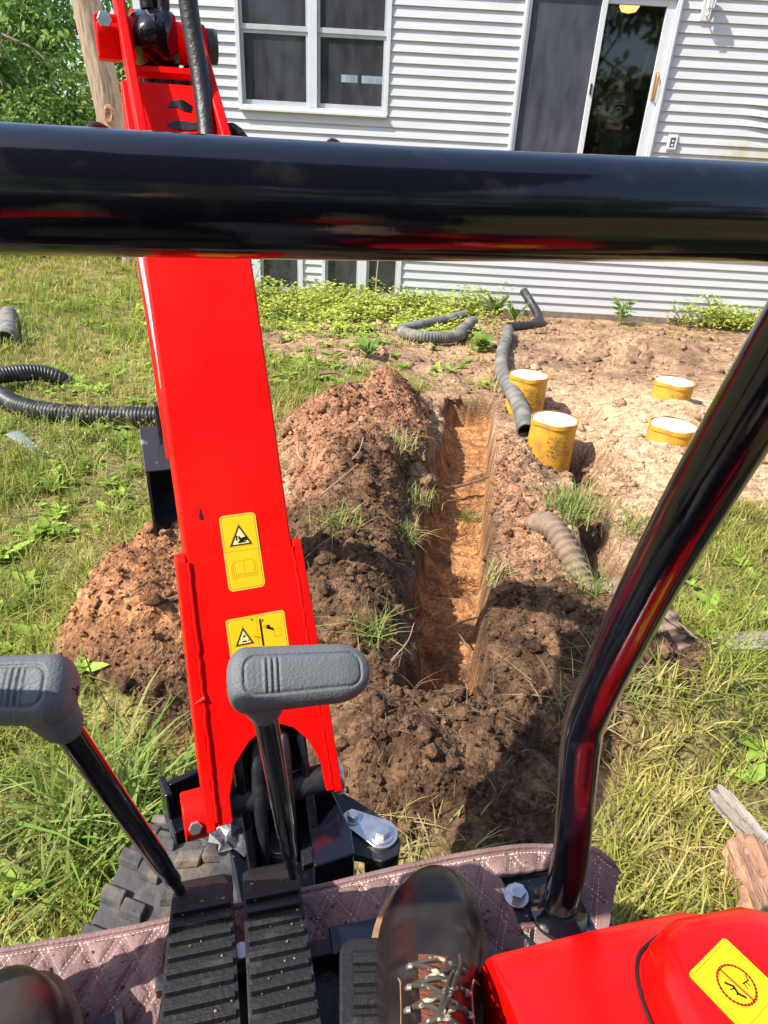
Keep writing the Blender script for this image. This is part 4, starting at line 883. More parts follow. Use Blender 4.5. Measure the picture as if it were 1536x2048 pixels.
# stickers
def rrect(w, h, r_, n=5):
    P = []
    for cx, cy, a0 in [(w / 2 - r_, h / 2 - r_, 0), (-w / 2 + r_, h / 2 - r_, 90), (-w / 2 + r_, -h / 2 + r_, 180), (w / 2 - r_, -h / 2 + r_, 270)]:
        for k in range(n + 1): a_ = R(a0 + 90 * k / n); P.append((cx + r_ * math.cos(a_), cy + r_ * math.sin(a_)))
    return P
class Print:
    """flat marks on a sticker, in millimetres"""
    def __init__(s, o, X, Y, N): s.o, s.X, s.Y, s.N = o, X, Y, N; s.mb = MB()
    def poly(s, P, lv=1): s.mb.prism([(a * .001, b * .001) for a, b in P], s.o + s.N * (.0003 + .00005 * lv), s.X, s.Y, s.N * .0001); return s
    def line(s, P, w=.5, closed=False, lv=1):
        Q = list(P) + ([P[0]] if closed else [])
        for (ax, ay), (bx, by) in zip(Q, Q[1:]):
            d_ = math.hypot(bx - ax, by - ay) or 1; nx_, ny_ = -(by - ay) / d_ * w / 2, (bx - ax) / d_ * w / 2; ex_, ey_ = (bx - ax) / d_ * w * .3, (by - ay) / d_ * w * .3
            s.poly([(ax + nx_ - ex_, ay + ny_ - ey_), (ax - nx_ - ex_, ay - ny_ - ey_), (bx - nx_ + ex_, by - ny_ + ey_), (bx + nx_ + ex_, by + ny_ + ey_)], lv)
        return s
    def done(s, m_, parent): return s.mb.build('print', m_, parent)
YEDGE = mat('sticker_edge', (.82, .50, .06), .45); YPALE = mat('sticker_pale', (.85, .70, .28), .45); OLIVE = mat('olive_line', (.22, .17, .01), .5)
o1 = FP(.002, .3635, .0012)
st1 = MB().prism(rrect(.053, .111, .007), o1 - bn * .0004, bw_, be, bn * .0006).build('warning_sticker', YEDGE, boom)
Print(o1, bw_, be, bn).poly([(a * 1000, b * 1000) for a, b in rrect(.048, .106, .005)], -1).done(YEL, st1)
Print(o1, bw_, be, bn).line([(a * 1000, b * 1000) for a, b in rrect(.0478, .1058, .005)], .45, True).line([(-24, 2), (24, 2)], .45).line([(-17.5, 8.5), (17.5, 8.5), (0, 42)], .45, True).done(OLIVE, st1)
Print(o1, bw_, be, bn).poly([(-16.2, 9.5), (16.2, 9.5), (0, 40)], 1).done(INK, st1)
Print(o1, bw_, be, bn).poly([(-12.2, 11.6), (12.2, 11.6), (0, 35.2)], 2).done(YPALE, st1)
Print(o1, bw_, be, bn).poly([(-7.2, 17.5), (-4.6, 17.0), (-3.6, 24), (-6.0, 24.4)], 4).poly([(-3.4, 22.6), (-.6, 23), (2.2, 18.2), (9.2, 15.6), (9.4, 17.4), (4.6, 18.9), (9.4, 19.4), (8.9, 21.6), (3.0, 21), (5.2, 15.2), (-4.4, 13.4), (-4.6, 15.2), (-1.6, 16.2)], 4).poly([(-2.8, 12.8), (7.6, 13.4), (8.6, 15.0), (-2.4, 14.6)], 5).done(INK, st1)
Print(o1, bw_, be, bn).line([(-13, -33), (-14, -14), (-6, -12.2), (0, -13.8), (6, -12.2), (14, -13), (13.6, -32.5)], .5).line([(-13, -33), (-6, -31), (0, -33.4), (6, -31.2), (13.6, -32.5)], .5).line([(0, -13.8), (0, -33.4)], .5).line([(-14.6, -16), (-16.4, -17), (-15.6, -35.4), (-6, -33.4), (0, -35.4), (6, -33.6), (15.6, -34.8), (16.2, -16.4), (14.4, -15)], .5).line([(-16.6, -19), (-18.6, -20), (-18, -38), (-6, -36), (0, -38), (6, -36), (17.8, -37.4), (18.6, -18.6), (16.6, -17.6)], .5).done(OLIVE, st1)
o2 = FP(.0075, .236, .0012)
st2 = MB().prism(rrect(.086, .066, .0045), o2 - bn * .0004, bw_, be, bn * .0006).build('warning_sticker', YEDGE, boom)
Print(o2, bw_, be, bn).poly([(a * 1000, b * 1000) for a, b in rrect(.0815, .0615, .003)], -1).done(YEL, st2)
Print(o2, bw_, be, bn).line([(a * 1000, b * 1000) for a, b in rrect(.081, .061, .003)], .45, True).line([(-1, -30), (1, 30)], .45).line([(-34, -8), (-6, -8), (-20, 20)], .45, True).line([(24, -4), (35, -4), (35, 7), (24, 7)], .55, True).done(OLIVE, st2)
Print(o2, bw_, be, bn).poly([(-33, -7.2), (-7, -7.2), (-20, 18.4)], 1).poly([(4.5, -14), (7.6, -14), (7.6, 26), (4.5, 26)], 1).poly([(15, 16), (13.4, 10.5), (18.6, 11.4), (17.3, 12.6), (20.6, 9), (19.2, 7.6), (24.6, 5.2), (23.2, 10.8), (21.9, 9.8), (18.4, 13.6), (19.6, 14.8)], 1).poly([(8, 20), (10.5, 22), (9.5, 25), (11.5, 24)], 1).poly([(-8, 28), (-5, 26), (-6, 23.5), (-4, 25.5), (-4.6, 28.5)], 1).done(INK, st2)
Print(o2, bw_, be, bn).poly([(-29.5, -5), (-10.5, -5), (-20, 13.6)], 2).done(YPALE, st2)
Print(o2, bw_, be, bn).poly([(-22, 6), (-17, 7), (-18, 4), (-21, 3.6)], 4).poly([(-24, -3.6), (-20, -3), (-16, -3.8), (-17, -1.4), (-22, -.6)], 4).poly([(-15, -2), (-12.5, -3.6), (-14.2, 1)], 4).done(INK, st2)
Print(o2, bw_, be, bn).line([(8, 14), (13, 13), (12, 17)], .7).line([(13, 13), (12, 9)], .7).line([(-5, 2), (3, -1)], 1.6).done(REDINK, st2)
# boom head: two fork bars, pin, greasy boss
fk0 = FP(-.058, .80, .016); fk1 = FP(.058, .80, .016)
for s_, a_, b_ in ((-1, FP(-.056, .93, .030), BM(-.060, .680, 1.655)), (1, FP(.060, .93, .030), BM(.040, .655, 1.645))):
    ax_ = (b_ - a_); L_ = ax_.length; ax_.normalize(); ny_ = bw_.cross(ax_).normalized()
    MB().box((a_ + b_) / 2 , (.015, .032, L_), (bw_, ny_, ax_)).build('fork_bar', RED, boom, bev=.004)
pin = BM(-.012, .645, 1.590)
MB().cyl(pin - bw_ * .085, pin + bw_ * .075, .028, 28).build('pin_tube', RED, boom, bev=.003)
MB().box(pin - bw_ * .070 + V3(0, 0, -.003), (.034, .048, .056), (bw_, bs_, UZ)).build('pin_block', RED, boom, bev=.004)
MB().cyl(pin - bw_ * .072 - bs_ * .028 + UZ * .014, pin - bw_ * .072 - bs_ * .040 + UZ * .016, .0105, 6).build('bolt', CHROME, boom, bev=.001)
MB().cyl(pin + bw_ * .075, pin + bw_ * .092, .024, 24).build('pin_end', STEEL_D, boom, bev=.002)
q_ = np.random.RandomState(4); secs = []
for i, t in enumerate(np.linspace(-.034, .030, 15)):
    c = pin + bw_ * t; secs.append([c + (bs_ * math.cos(th) + UZ * math.sin(th)) * (.042 * (1 - .35 * abs(t / .034) ** 3) + .0010 * q_.randn() + .004 * math.sin(3 * th + t * 60)) for th in np.linspace(0, 2 * math.pi, 29)[:-1]])
MB().loft(secs).build('greasy_boss', BLACK, boom, smooth=True)
MB().tube([BM(-.05, .60, 1.545), BM(.03, .60, 1.547)], .008, 8).build('tie_rod', RED, boom, smooth=True)
# hole and scuffs in the head plate
hc = ctop + e2 * .175 + n2 * .0006
MB().prism([(.026 * math.cos(t), .008 * math.sin(t)) for t in np.linspace(0, 2 * math.pi, 21)[:-1]], hc + bw_ * .01, bw_, e2, n2 * .0006).build('oval_slot', BLACK_S, boom)
MB().prism([(-.02, .0), (-.012, .012), (.004, .016), (.018, .006), (.014, -.006), (.004, -.004), (-.006, .002)], hc + bw_ * .008 + e2 * .03, bw_, e2, n2 * .0006).build('grease_smear', BLACK, boom)
# stick, its cylinder and the bucket beyond the boom
pB = BM(.0, 1.40, .72)
ax_ = (pB - pin); L_ = ax_.length; ax_.normalize(); ny_ = bw_.cross(ax_).normalized()
MB().loft([ring(pin - bn * .0, ny_ * -1, .032, .07), ring(pin + ax_ * .35, ny_ * -1, .042, .13), ring(pB, ny_ * -1, .034, .06)]).build('stick', RED, ex, bev=.004)
MB().tube([FP(-.070, .52, -.08), FP(-.072, .80, -.08), BM(-.070, .60, 1.45)], .012, 14).build('cylinder', RED, ex, smooth=True)
MB().tube([FP(-.071, .62, -.040), FP(-.083, 1.0, -.040)], .006, 12).build('cylinder_rod', CHROME, ex, smooth=True)
mb = MB(); mb.tube([FP(-.066, .60, -.045), FP(-.066, .70, -.045)], .0095, 12); mb.tube([FP(-.066, .62, -.045), FP(-.066, .65, -.045)], .012, 6); mb.build('hose_fitting', CHROME, ex, smooth=True)
# bucket: side profile in (s,z), mouth toward the seat
BW = .10; bc = BM(-.002, 1.475, 0)
prof_ = [(-.02, .505), (.07, .605), (.135, .597), (.185, .53), (.19, .44), (.15, .36), (.06, .29), (-.075, .225)]
inn = [(-.075, .235), (.05, .305), (.135, .37), (.172, .44), (.168, .52), (.128, .580), (.078, .588), (-.010, .494)]
P2 = lambda a, w: bc + bw_ * w + bs_ * a[0] + UZ * a[1]
shell = prof_ + inn; mb = MB(); nq = len(shell)
A_ = [P2(a, -BW) for a in shell]; B_ = [P2(a, BW) for a in shell]
mb.add(A_ + B_, [[i, (i + 1) % nq, nq + (i + 1) % nq, nq + i] for i in range(nq)] + [[i, i + 1, nq - 2 - i, nq - 1 - i] for i in range(7)] + [[nq + i, nq + i + 1, 2 * nq - 2 - i, 2 * nq - 1 - i] for i in range(7)])
bk = mb.build('bucket', BLACK_S, ex, bev=.002)
for s_ in (-1, 1):
    sp = prof_ + [(-.055, .30), (-.035, .42)]
    MB().prism(sp, bc + bw_ * (s_ * BW), bs_, UZ, bw_ * (.010 * s_)).build('side_plate', BLACK_S, bk, bev=.002)
for w in (-.075, 0, .075):
    MB().loft([[P2((-.06 + .0, .240), w - .014), P2((-.06, .240), w + .014), P2((-.06, .222), w + .014), P2((-.06, .222), w - .014)], [P2((-.125, .198), w - .009), P2((-.125, .198), w + .009), P2((-.125, .192), w + .009), P2((-.125, .192), w - .009)]]).build('tooth', STEEL_D, bk, bev=.001)
PLATE = mat('scuffed_black_plate', (.035, .037, .045), .28, spec=.6, col2=(.30, .30, .32), vscale=16, thr=(.62, .70), bump=.1)
MB().add([P2((-.032, .498), -BW - .012), P2((-.032, .498), BW + .012), P2((.070, .611), BW + .012), P2((.070, .611), -BW - .012), P2((-.042, .507), -BW - .012), P2((-.042, .507), BW + .012), P2((.062, .620), BW + .012), P2((.062, .620), -BW - .012)], [[0, 1, 2, 3], [4, 5, 6, 7], [0, 1, 5, 4], [1, 2, 6, 5], [2, 3, 7, 6], [3, 0, 4, 7]]).build('top_plate', PLATE, bk, bev=.003)
MB().tube([P2((.0, .66), -.05), P2((.0, .66), .05)], .018, 14).build('hinge', BLACK_S, bk, smooth=True)
for s_ in (-1, 1): MB().prism([(-.05, .60), (.08, .61), (.03, .72), (-.02, .72)], bc + bw_ * (s_ * .045), bs_, UZ, bw_ * (.012 * s_)).build('hinge_ear', BLACK_S, bk, bev=.002)
MB().loft([ring(P2((.0, .66), 0), V3(0, 0, 1), .028, .03), ring(pB, V3(0, 0, 1), .03, .05)]).build('link', RED, ex, bev=.003)
# hoses over the boom
def hose(pts, r_=.0105, m_=HOSE): return MB().tube(spline(pts, 8), r_, 12).build('hose', m_, ex, smooth=True)
hose([BM(.030, .560, 1.85), BM(.028, .555, 1.72), BM(.030, .548, 1.62), BM(.036, .515, 1.52), BM(.030, .455, 1.42), BM(.02, .42, 1.36)], .0135)
hose([BM(-.035, .66, 1.80), BM(-.025, .652, 1.70), BM(-.018, .648, 1.63)], .011)
hose([BM(.02, .66, 1.80), BM(.008, .652, 1.70), BM(.002, .648, 1.63)], .011)
hose([BM(-.095, .545, 1.455), BM(-.118, .52, 1.465), BM(-.135, .495, 1.44), BM(-.135, .47, 1.40), BM(-.12, .45, 1.35)], .0095)
hose([BM(.062, .555, 1.46), BM(.08, .53, 1.475), BM(.098, .50, 1.45), BM(.105, .47, 1.40), BM(.10, .45, 1.36)], .008)
hose([BM(.050, .49, 1.40), BM(.056, .50, 1.44), BM(.070, .51, 1.475), BM(.085, .50, 1.47)], .008)
for k in range(4):
    w = -.035 + .022 * k; hose([BM(w, .70, 1.50), BM(w + .003, .655, 1.556), BM(w + .006, .62, 1.52)], .009)

# king post inside the boom foot
mb = MB()
for w in (-.050, .046):
    mb.prism([(-.055, .43), (.12, .43), (.14, .68), (.125, .728), (.095, .735), (.065, .70), (.025, .625), (-.02, .56), (-.045, .50)], BM(w, 0, 0), bs_, UZ, bw_ * .014)
mb.build('king_post', BLACK, ex, bev=.004)
MB().cyl(pc - bw_ * .095, pc + bw_ * .095, .022, 24).build('boom_pin', BLACK_S, ex, smooth=True)
MB().prism([(-.07, -.075), (.085, -.075), (.105, -.03), (.105, .10), (-.07, .10)], BM(0, 0, .432), bw_, bs_, UZ * .05).build('king_post_base', BLACK, ex, bev=.006)
MB().prism([(.035, -.08), (.098, -.08), (.105, -.04), (.098, .04), (.07, .075), (.055, .02)], BM(0, 0, .485), bw_, bs_, UZ * .07).build('king_post_web', BLACK, ex, bev=.004)
MB().box(BM(0, .145, .58), (.125, .012, .34), (bw_, bs_, UZ)).build('arch_light_block', BLACK_S, ex, bev=.004)  # added dark plate that blocks light behind the arch
for w, s_, z_ in ((-.020, .0, .66), (.022, .0, .67)):
    hose([BM(w, .05, z_ - .22), BM(w - .004, -.015, z_ - .15), BM(w, .025, z_ - .03), BM(w + .006, .075, z_ + .015), BM(w + .004, .13, z_ - .03)], .010, BLACK_S)
MB().cyl(BM(.0, .06, .60), BM(.0, .22, .93), .030, 20).build('boom_cylinder', BLACK, ex, smooth=True)
MB().cyl((.030, .650, .43), (.030, .650, .506), .024, 28).build('swing_pin', STEEL_D, ex, bev=.002)
MB().cyl((.030, .650, .506), (.030, .650, .512), .021, 28).build('pin_cap', CHROME, ex, bev=.0015)
# swing arm plate, link plate, bolts, swing cylinder
MB().prism([(.06, .735), (.118, .738), (.158, .70), (.208, .645), (.216, .615), (.205, .590), (.178, .583), (.150, .598), (.11, .612), (.06, .60)], (0, 0, .500), (1, 0, 0), (0, 1, 0), (0, 0, .016)).build('swing_arm', BLACK_S, ex, bev=.003)
lk = []
for cx, cy, r_, a0, a1 in ((.187, .626, .0255, -150, 45), (.147, .660, .0165, 60, 215)):
    lk += [(cx + r_ * math.cos(R(a)), cy + r_ * math.sin(R(a))) for a in np.linspace(a0, a1, 14)]
MB().prism(lk, (0, 0, .5165), (1, 0, 0), (0, 1, 0), (0, 0, .006)).build('link_plate', CHROME, ex, bev=.001)
for cx, cy, r_ in ((.187, .624, .0125), (.147, .660, .009)):
    MB().cyl((cx, cy, .5225), (cx, cy, .525), r_ * 1.45, 24).build('washer', CHROME, ex, bev=.0006)
    MB().cyl((cx, cy, .525), (cx, cy, .535), r_, 6).build('bolt', CHROME, ex, bev=.0012)
MB().cyl((.188, .618, .44), (.188, .618, .498), .027, 24).build('cylinder_eye', BLACK_S, ex, bev=.003)
MB().cyl((.188, .605, .466), (.182, .555, .460), .017, 20).build('rod_end', BLACK_S, ex, smooth=True)
MB().cyl((.182, .560, .460), (.176, .40, .450), .0125, 20).build('swing_rod', CHROME, ex, smooth=True)
# bracket left of the boom foot
MB().box((-.115, .790, .475), (.055, .012, .10), (V3(.94, .34, 0), V3(-.34, .94, 0), UZ)).build('bracket', BLACK, ex, bev=.003)
MB().box((-.145, .775, .47), (.012, .045, .115), (V3(.94, .34, 0), V3(-.34, .94, 0), UZ)).build('bracket_plate', BLACK, ex, bev=.004)
MB().box((-.10, .765, .45), (.09, .05, .035), (V3(.94, .34, 0), V3(-.34, .94, 0), UZ)).build('bracket_arm', BLACK, ex, bev=.003)
# crumpled foil scrap of peeled film by the boom foot
FOIL = mat('silver_film', (.55, .55, .57), .35, metal=.5, bump=.4, bscale=90); q_ = np.random.RandomState(8); V = []; nn_ = 9
for i in range(nn_):
    for j in range(5): V.append((-.085 + .011 * i + .004 * q_.randn(), .672 + .010 * j + .004 * q_.randn() - .004 * i, .50 + .008 * q_.randn() + .012 * math.sin(i * 1.1 + j)))
MB().add(V, [[i * 5 + j, (i + 1) * 5 + j, (i + 1) * 5 + j + 1, i * 5 + j + 1] for i in range(nn_ - 1) for j in range(4)]).build('peeled_film', FOIL, ex)
# levers
def lever(shaft, rad, gc, gx_, up_, mirror, L_=.117):
    sh_ = MB().tube(spline(shaft, 8), rad, 20).build('lever', BLACK, ex, smooth=True)
    X = Vector(gx_).normalized(); Zu = Vector(up_); Zu = (Zu - X * Zu.dot(X)).normalized(); Yv = Zu.cross(X)
    NL, NA = 150, 144; V = np.zeros((NL, NA, 3)); xs_ = np.linspace(0, 1, NL)
    # denser rings at the ends
    xs_ = .5 - .5 * np.cos(math.pi * xs_); xs_ = .35 * xs_ + .65 * np.linspace(0, 1, NL)
    th = np.linspace(0, 2 * math.pi, NA, endpoint=False)
    for i, t in enumerate(xs_):
        x = t * L_; ro = .017; ef = 1.0
        if x < ro: ef = math.sqrt(max(0, 1 - ((ro - x) / ro) ** 2)) ** .75
        r2 = .028
        if x > L_ - r2: ef = math.sqrt(max(0, 1 - ((x - L_ + r2) / r2) ** 2)) ** .8
        ef = max(ef, .02); a_ = (.0265 - .0035 * t) * ef; b_ = (.0255 - .006 * t) * (.35 + .65 * ef) if ef > .03 else .006
        pw = 2 / 2.9; cy = np.sign(np.cos(th)) * np.abs(np.cos(th)) ** pw * a_; cz = np.sign(np.sin(th)) * np.abs(np.sin(th)) ** pw * b_
        # groove outline of the inset pad, and ridges, on the upper side
        hx, hy, rc = L_ * .40, .0155 - .0025 * t, .010; px_ = x - L_ * .52
        qx = np.maximum(np.abs(px_) - (hx - rc), 0); qy = np.maximum(np.abs(cy) - (hy - rc), 0); sdv = np.sqrt(qx ** 2 + qy ** 2) + np.minimum(np.maximum(np.abs(px_) - (hx - rc), np.abs(cy) - (hy - rc)), 0) - rc
        top = (cz > 0)
        dz = -.0016 * np.exp(-(sdv / .0011) ** 2) + np.where(sdv < 0, -.0004, 0)
        for rx in (.030, .0345, .039):
            dz = dz + np.where(sdv < -.001, .0011 * math.exp(-((x - rx) / .0010) ** 2) - .0010 * math.exp(-((x - rx - .0022) / .0009) ** 2), 0)
        cz = cz + np.where(top, dz, 0)
        V[i, :, 0] = x - L_ * .2; V[i, :, 1] = cy; V[i, :, 2] = cz
    W_ = V.reshape(-1, 3) * np.array([1, 1, 1]); Mx = np.array([X, Yv, Zu]); Pw = W_ @ Mx + np.array(gc)
    id_ = np.arange(NL * NA).reshape(NL, NA); q4 = np.stack([id_[:-1], np.roll(id_[:-1], -1, 1), np.roll(id_[1:], -1, 1), id_[1:]], -1).reshape(-1, 4)
    g = mesh_np('grip', Pw, [q4], GRIP, sh_, smooth=True)
    # neck under the grip
    n0 = Vector(gc) + X * (L_ * .05) - Zu * .008; dn = (Vector(shaft[0]) - n0)
    n1 = Vector(shaft[0]); d0 = (Vector(shaft[1]) - n1).normalized()
    MB().tube([n0, n0.lerp(n1, .6), n1 + d0 * .004, n1 + d0 * .007], [.0235, .019, .0150, .0125], 24).build('grip_neck', GRIP, sh_, smooth=True)
    hole = Vector(gc) - X * (L_ * .2) - Zu * .008 - X * .0005
    MB().cyl(hole, hole + X * .004, .0035, 12).build('screw_hole', INK, sh_)
    return sh_
lever([(.011, .405, 1.042), (.018, .4275, .948), (.025, .450, .853), (.0315, .4725, .759), (.038, .495, .665)], [.0105] * 22 + [.0095] * 5 + [.0075] * 3 + [.006] * 3, (-.017 + .023, .410, 1.070), (1, -.03, -.03), (-.05, -.62, .78), False)
lever([(-.143, .409, 1.048), (-.132, .4355, .947), (-.121, .462, .8465), (-.110, .4885, .746), (-.099, .515, .645)], [.0108] * 26 + [.0095] * 4 + [.007] * 3, (-.131 - .023, .413, 1.083), (-1, .12, .03), (-.05, -.62, .78), True, .122)

# pedals
def pedal(u0, u1, skew):
    secs = []; vz = [(.541, .598), (.543, .612), (.539, .626), (.530, .634), (.515, .638), (.44, .642), (.34, .640), (.20, .634)]; th_ = .013
    for v, z in vz:
        c_ = (v - .2) / .34; ua = u0 + skew * (c_ ** 2) * .010 ; ub = u1 - .012 * max(0, c_ - .45) ; r_ = .010 if v > .52 else 0
        secs.append([V3(ua + r_, v, z), V3(ub - r_, v, z), V3(ub, v - .002, z - .004), V3(ub, v - .006, z - th_), V3(ua, v - .006, z - th_), V3(ua, v - .002, z - .004)])
    pd = MB().loft(secs).build('pedal', RUBBER, ex, bev=.002)
    for i in range(15):
        v = .490 - i * .0172
        if v < .22: break
        c_ = (v - .2) / .34; ua = u0 + skew * c_ ** 2 * .010 + .004; ub = u1 - .012 * max(0, c_ - .45) - .004; z = np.interp(v, [.2, .34, .44, .515], [.634, .640, .642, .638])
        MB().prism([(-.0052, -.003), (.0052, -.003), (.0032, .0075), (-.0032, .0075)], (ua, v, z), (0, 1, 0), (0, 0, 1), (ub - ua, 0, 0)).build('rib', RUBBER, pd, bev=.0008)
    MB().cyl(((u0 + u1) / 2, .44, .56), ((u0 + u1) / 2, .44, .64), .012, 12).build('pedal_stem', BLACK_S, pd)
pedal(-.118, -.031, 1); pedal(-.024, .052, 0)
mb = MB(); mb.prism(rrect(.090, .20, .018), V3(.113, .325, .610), V3(.985, -.17, 0), V3(.17, .985, 0), V3(0, 0, .018)); pd = mb.build('pedal', RUBBER, ex, bev=.004)
for i in range(8):
    c = V3(.113, .325, .629) + V3(.17, .985, 0) * (.075 - .0215 * i); X = V3(.985, -.17, 0)
    MB().tube([c - X * .031, c - X * .029, c + X * .031, c + X * .033], [.004, .0078, .0078, .004], 10).build('rib', RUBBER, pd, smooth=True)
MB().box((.02, .445, .572), (.30, .020, .03)).build('deck_bar', BLACK_S, ex, bev=.003)
MB().box((.115, .448, .583), (.075, .035, .020)).build('pedal_hinge', BLACK, ex, bev=.003)
MB().cyl((-.030, .455, .565), (-.030, .455, .60), .0105, 20).build('pedal_bolt', CHROME, ex, bev=.0015)
MB().box((-.205, .375, .592), (.11, .07, .03), (V3(.97, .2, 0), V3(-.2, .97, 0), UZ)).build('foot_rest', BLACK_S, ex, bev=.004)
# red side cover with raised hood
mb = MB(); top = []
secs = []
for v, z, r0 in [(.348, .640, .0), (.350, .675, .0), (.346, .692, 0), (.334, .702, 0), (.300, .711, 0), (.20, .722, 0), (.0, .735, 0), (-.25, .735, 0)]:
    uL = .232 + .006 * max(0, (.35 - v)) ; uR = .545 if v < .30 else .545 - .05 * ((v - .30) / .05) ** 2
    secs.append([V3(uL, v, .50), V3(uL, v, z - .012), V3(uL + .003, v, z - .004), V3(uL + .010, v, z), V3((uL + uR) / 2, v, z + .004), V3(uR - .03, v, z), V3(uR - .008, v, z - .010), V3(uR, v, z - .03), V3(uR + .01, v, .50)])
rc = MB().loft(secs).build('side_cover', RED_GLOSS, ex, smooth=True, bev=.003, sharp=50)
hs = []
for z, off, vy in [(.690, .0, 0), (.745, .002, 0), (.762, .008, 0), (.774, .020, 0), (.780, .040, 0)]:
    base = [(.350, -.2), (.352, .10), (.356, .20), (.366, .265), (.386, .300), (.42, .316), (.50, .314), (.545, .305), (.585, .28), (.605, .22), (.61, -.2)]
    cx_, cy_ = .48, .05
    ring_ = []
    for a_, b_ in base:
        d_ = math.hypot(a_ - cx_, b_ - cy_); f_ = (d_ - off) / d_; ring_.append(V3(cx_ + (a_ - cx_) * f_, cy_ + (b_ - cy_) * f_ if b_ > -.1 else b_, z - (.03 * max(0, a_ - .50) / .1)))
    hs.append(ring_)
MB().loft(hs).build('hood', RED_GLOSS, rc, smooth=True, bev=.004, sharp=50)
tl_ = [V3(.3495 + .0, -.2, .738), V3(.351, .10, .732), V3(.355, .20, .726), V3(.365, .2665, .720), V3(.385, .302, .716), V3(.42, .3185, .712)]
MB().tube(spline(tl_, 6), .0022, 8).build('seam', INK, rc, smooth=True)
o3 = V3(.434, .222, .7806); X3 = V3(.88, .47, -.005).normalized(); X3 = V3(.93, .36, 0).normalized(); N3 = V3(0, 0, 1); Y3 = N3.cross(X3)
X3s, Y3s = V3(.94, .10, 0), V3(-.35, .90, 0)
st3 = MB().prism(rrect(.062, .088, .004), o3, X3, Y3, N3 * .0012).build('warning_sticker', YEL, rc)
o3p = o3 + N3 * .001
Print(o3p, X3, Y3, N3).line([(a * 1000, b * 1000) for a, b in rrect(.056, .082, .002)], .6, True).line([(-24, -12), (24, -12)], .5).done(OLIVE, st3)
Print(o3p, X3, Y3, N3).line([(17 * math.cos(t), 13 + 17 * math.sin(t)) for t in np.linspace(0, 2 * math.pi, 33)[:-1]], 2.2, True).line([(-1, 29), (1, -3)], 2.2).done(REDINK, st3)
Print(o3p, X3, Y3, N3).line([(-8, 20), (-4, 14), (-6, 8), (-3, 2)], 2.2).line([(-9, 14), (-4, 12)], 1.2).line([(-8, 8), (-5, 9)], 1.2).line([(6, 10), (13, 9), (15, 13)], 1.2).line([(7, 10), (6, 5)], 1).line([(10, 9.6), (9.5, 5)], 1).done(INK, st3)

# ------------------------------------------------------------------ floor mat
fm = empty('floor_mat', (0, 0, .560), YAW); tag(fm, 'mauve quilted leatherette mat covering the machine floor', 'floor mat')
def vtop(u): return np.where(u > .34, .530 - .072 * (1 - np.sqrt(np.clip(1 - (np.clip(u - .34, 0, .145) / .145) ** 2.2, 0, 1))), .530) + .004 * np.sin(u * 9)
def vbot(u):
    b_ = np.interp(u, [-.5, -.125, -.12, .150, .155, .33, .40, .44, .485], [.28, .28, .452, .462, .40, .36, .375, .40, .458]); return np.minimum(b_, vtop(u) - .001)
us = np.linspace(-.46, .485, 380); qs = np.linspace(0, 1, 110); UU = np.repeat(us, 110); QQ = np.tile(qs, 380)
VV = vbot(UU) + (vtop(UU) - vbot(UU)) * QQ
def quilt(u, v):
    s1 = (u * .857 + v * .515) / .038; s2 = (u * .857 - v * .515) / .038
    f1 = np.abs((s1 % 1) - .5) * .038; f2 = np.abs((s2 % 1) - .5) * .038      # distance to seam lines in metres
    d1 = .019 - f1; d2 = .019 - f2
    g = np.exp(-((d1 - .0035) / .0014) ** 2) + np.exp(-((d2 - .0035) / .0014) ** 2)
    return .0060 * (1 - np.exp(-np.minimum(d1, d2) / .007)) - .0016 * np.clip(g, 0, 1)
edge = np.minimum(vtop(UU) - VV, .485 - UU)
ZZ = .010 + .004 * fbm(UU, VV, 6, 3, 201) + quilt(UU, VV) * sst(.008, .014, edge) + .022 * sst(.40, .49, UU) * sst(.38, .50, VV) + .010 * sst(.02, .0, edge) * sst(.05, .35, UU)
id_ = np.arange(380 * 110).reshape(380, 110); q4 = np.stack([id_[:-1, :-1], id_[1:, :-1], id_[1:, 1:], id_[:-1, 1:]], -1).reshape(-1, 4)
cu, cv = UU[q4].mean(1), VV[q4].mean(1)
holeR = (cu > .322) & (cu < .418) & (cv > .425) & (cv < .498); holeL = (cu > -.36) & (cu < -.258) & (cv > .40) & (cv < .492)
q4 = q4[~(holeR | holeL)]
mt = mesh_np('quilted_sheet', np.stack([UU, VV, ZZ], 1), [q4], MATM, fm, smooth=True)
sm = mt.modifiers.new('thick', 'SOLIDIFY'); sm.thickness = .004; sm.offset = -1
def mat_z(u, v):
    e_ = np.minimum(vtop(u) - v, .485 - u); return .010 + .004 * fbm(u, v, 6, 3, 201) + quilt(u, v) * sst(.008, .014, e_) + .022 * sst(.40, .49, u) * sst(.38, .50, v) + .010 * sst(.02, .0, e_) * sst(.05, .35, u)
# edge binding and thread stitches
for ua, ub, va, vb in ((.322, .418, .425, .498), (-.36, -.258, .40, .492)):
    hp = []
    for (p0, p1) in (((ua, va), (ub, va)), ((ub, va), (ub, vb)), ((ub, vb), (ua, vb)), ((ua, vb), (ua, va))):
        for k_ in range(12): hp.append((p0[0] + (p1[0] - p0[0]) * k_ / 12, p0[1] + (p1[1] - p0[1]) * k_ / 12))
    hp.append(hp[0]); hz_ = mat_z(np.array([a for a, _ in hp]), np.array([b for _, b in hp]))
    MB().tube([V3(a, b, c - .002) for (a, b), c in zip(hp, hz_)], .0045, 8, cap=False).build('cutout_binding', MATM, fm, smooth=True)
eu = np.concatenate([np.linspace(-.46, .47, 160), np.full(1, .483)]); ev = vtop(eu) - .001; ez = mat_z(eu, ev)
MB().tube([V3(a, b, c - .001) for a, b, c in zip(eu, ev, ez)], .0042, 8).build('edge_binding', MATM, fm, smooth=True)
SP, SD = [], []
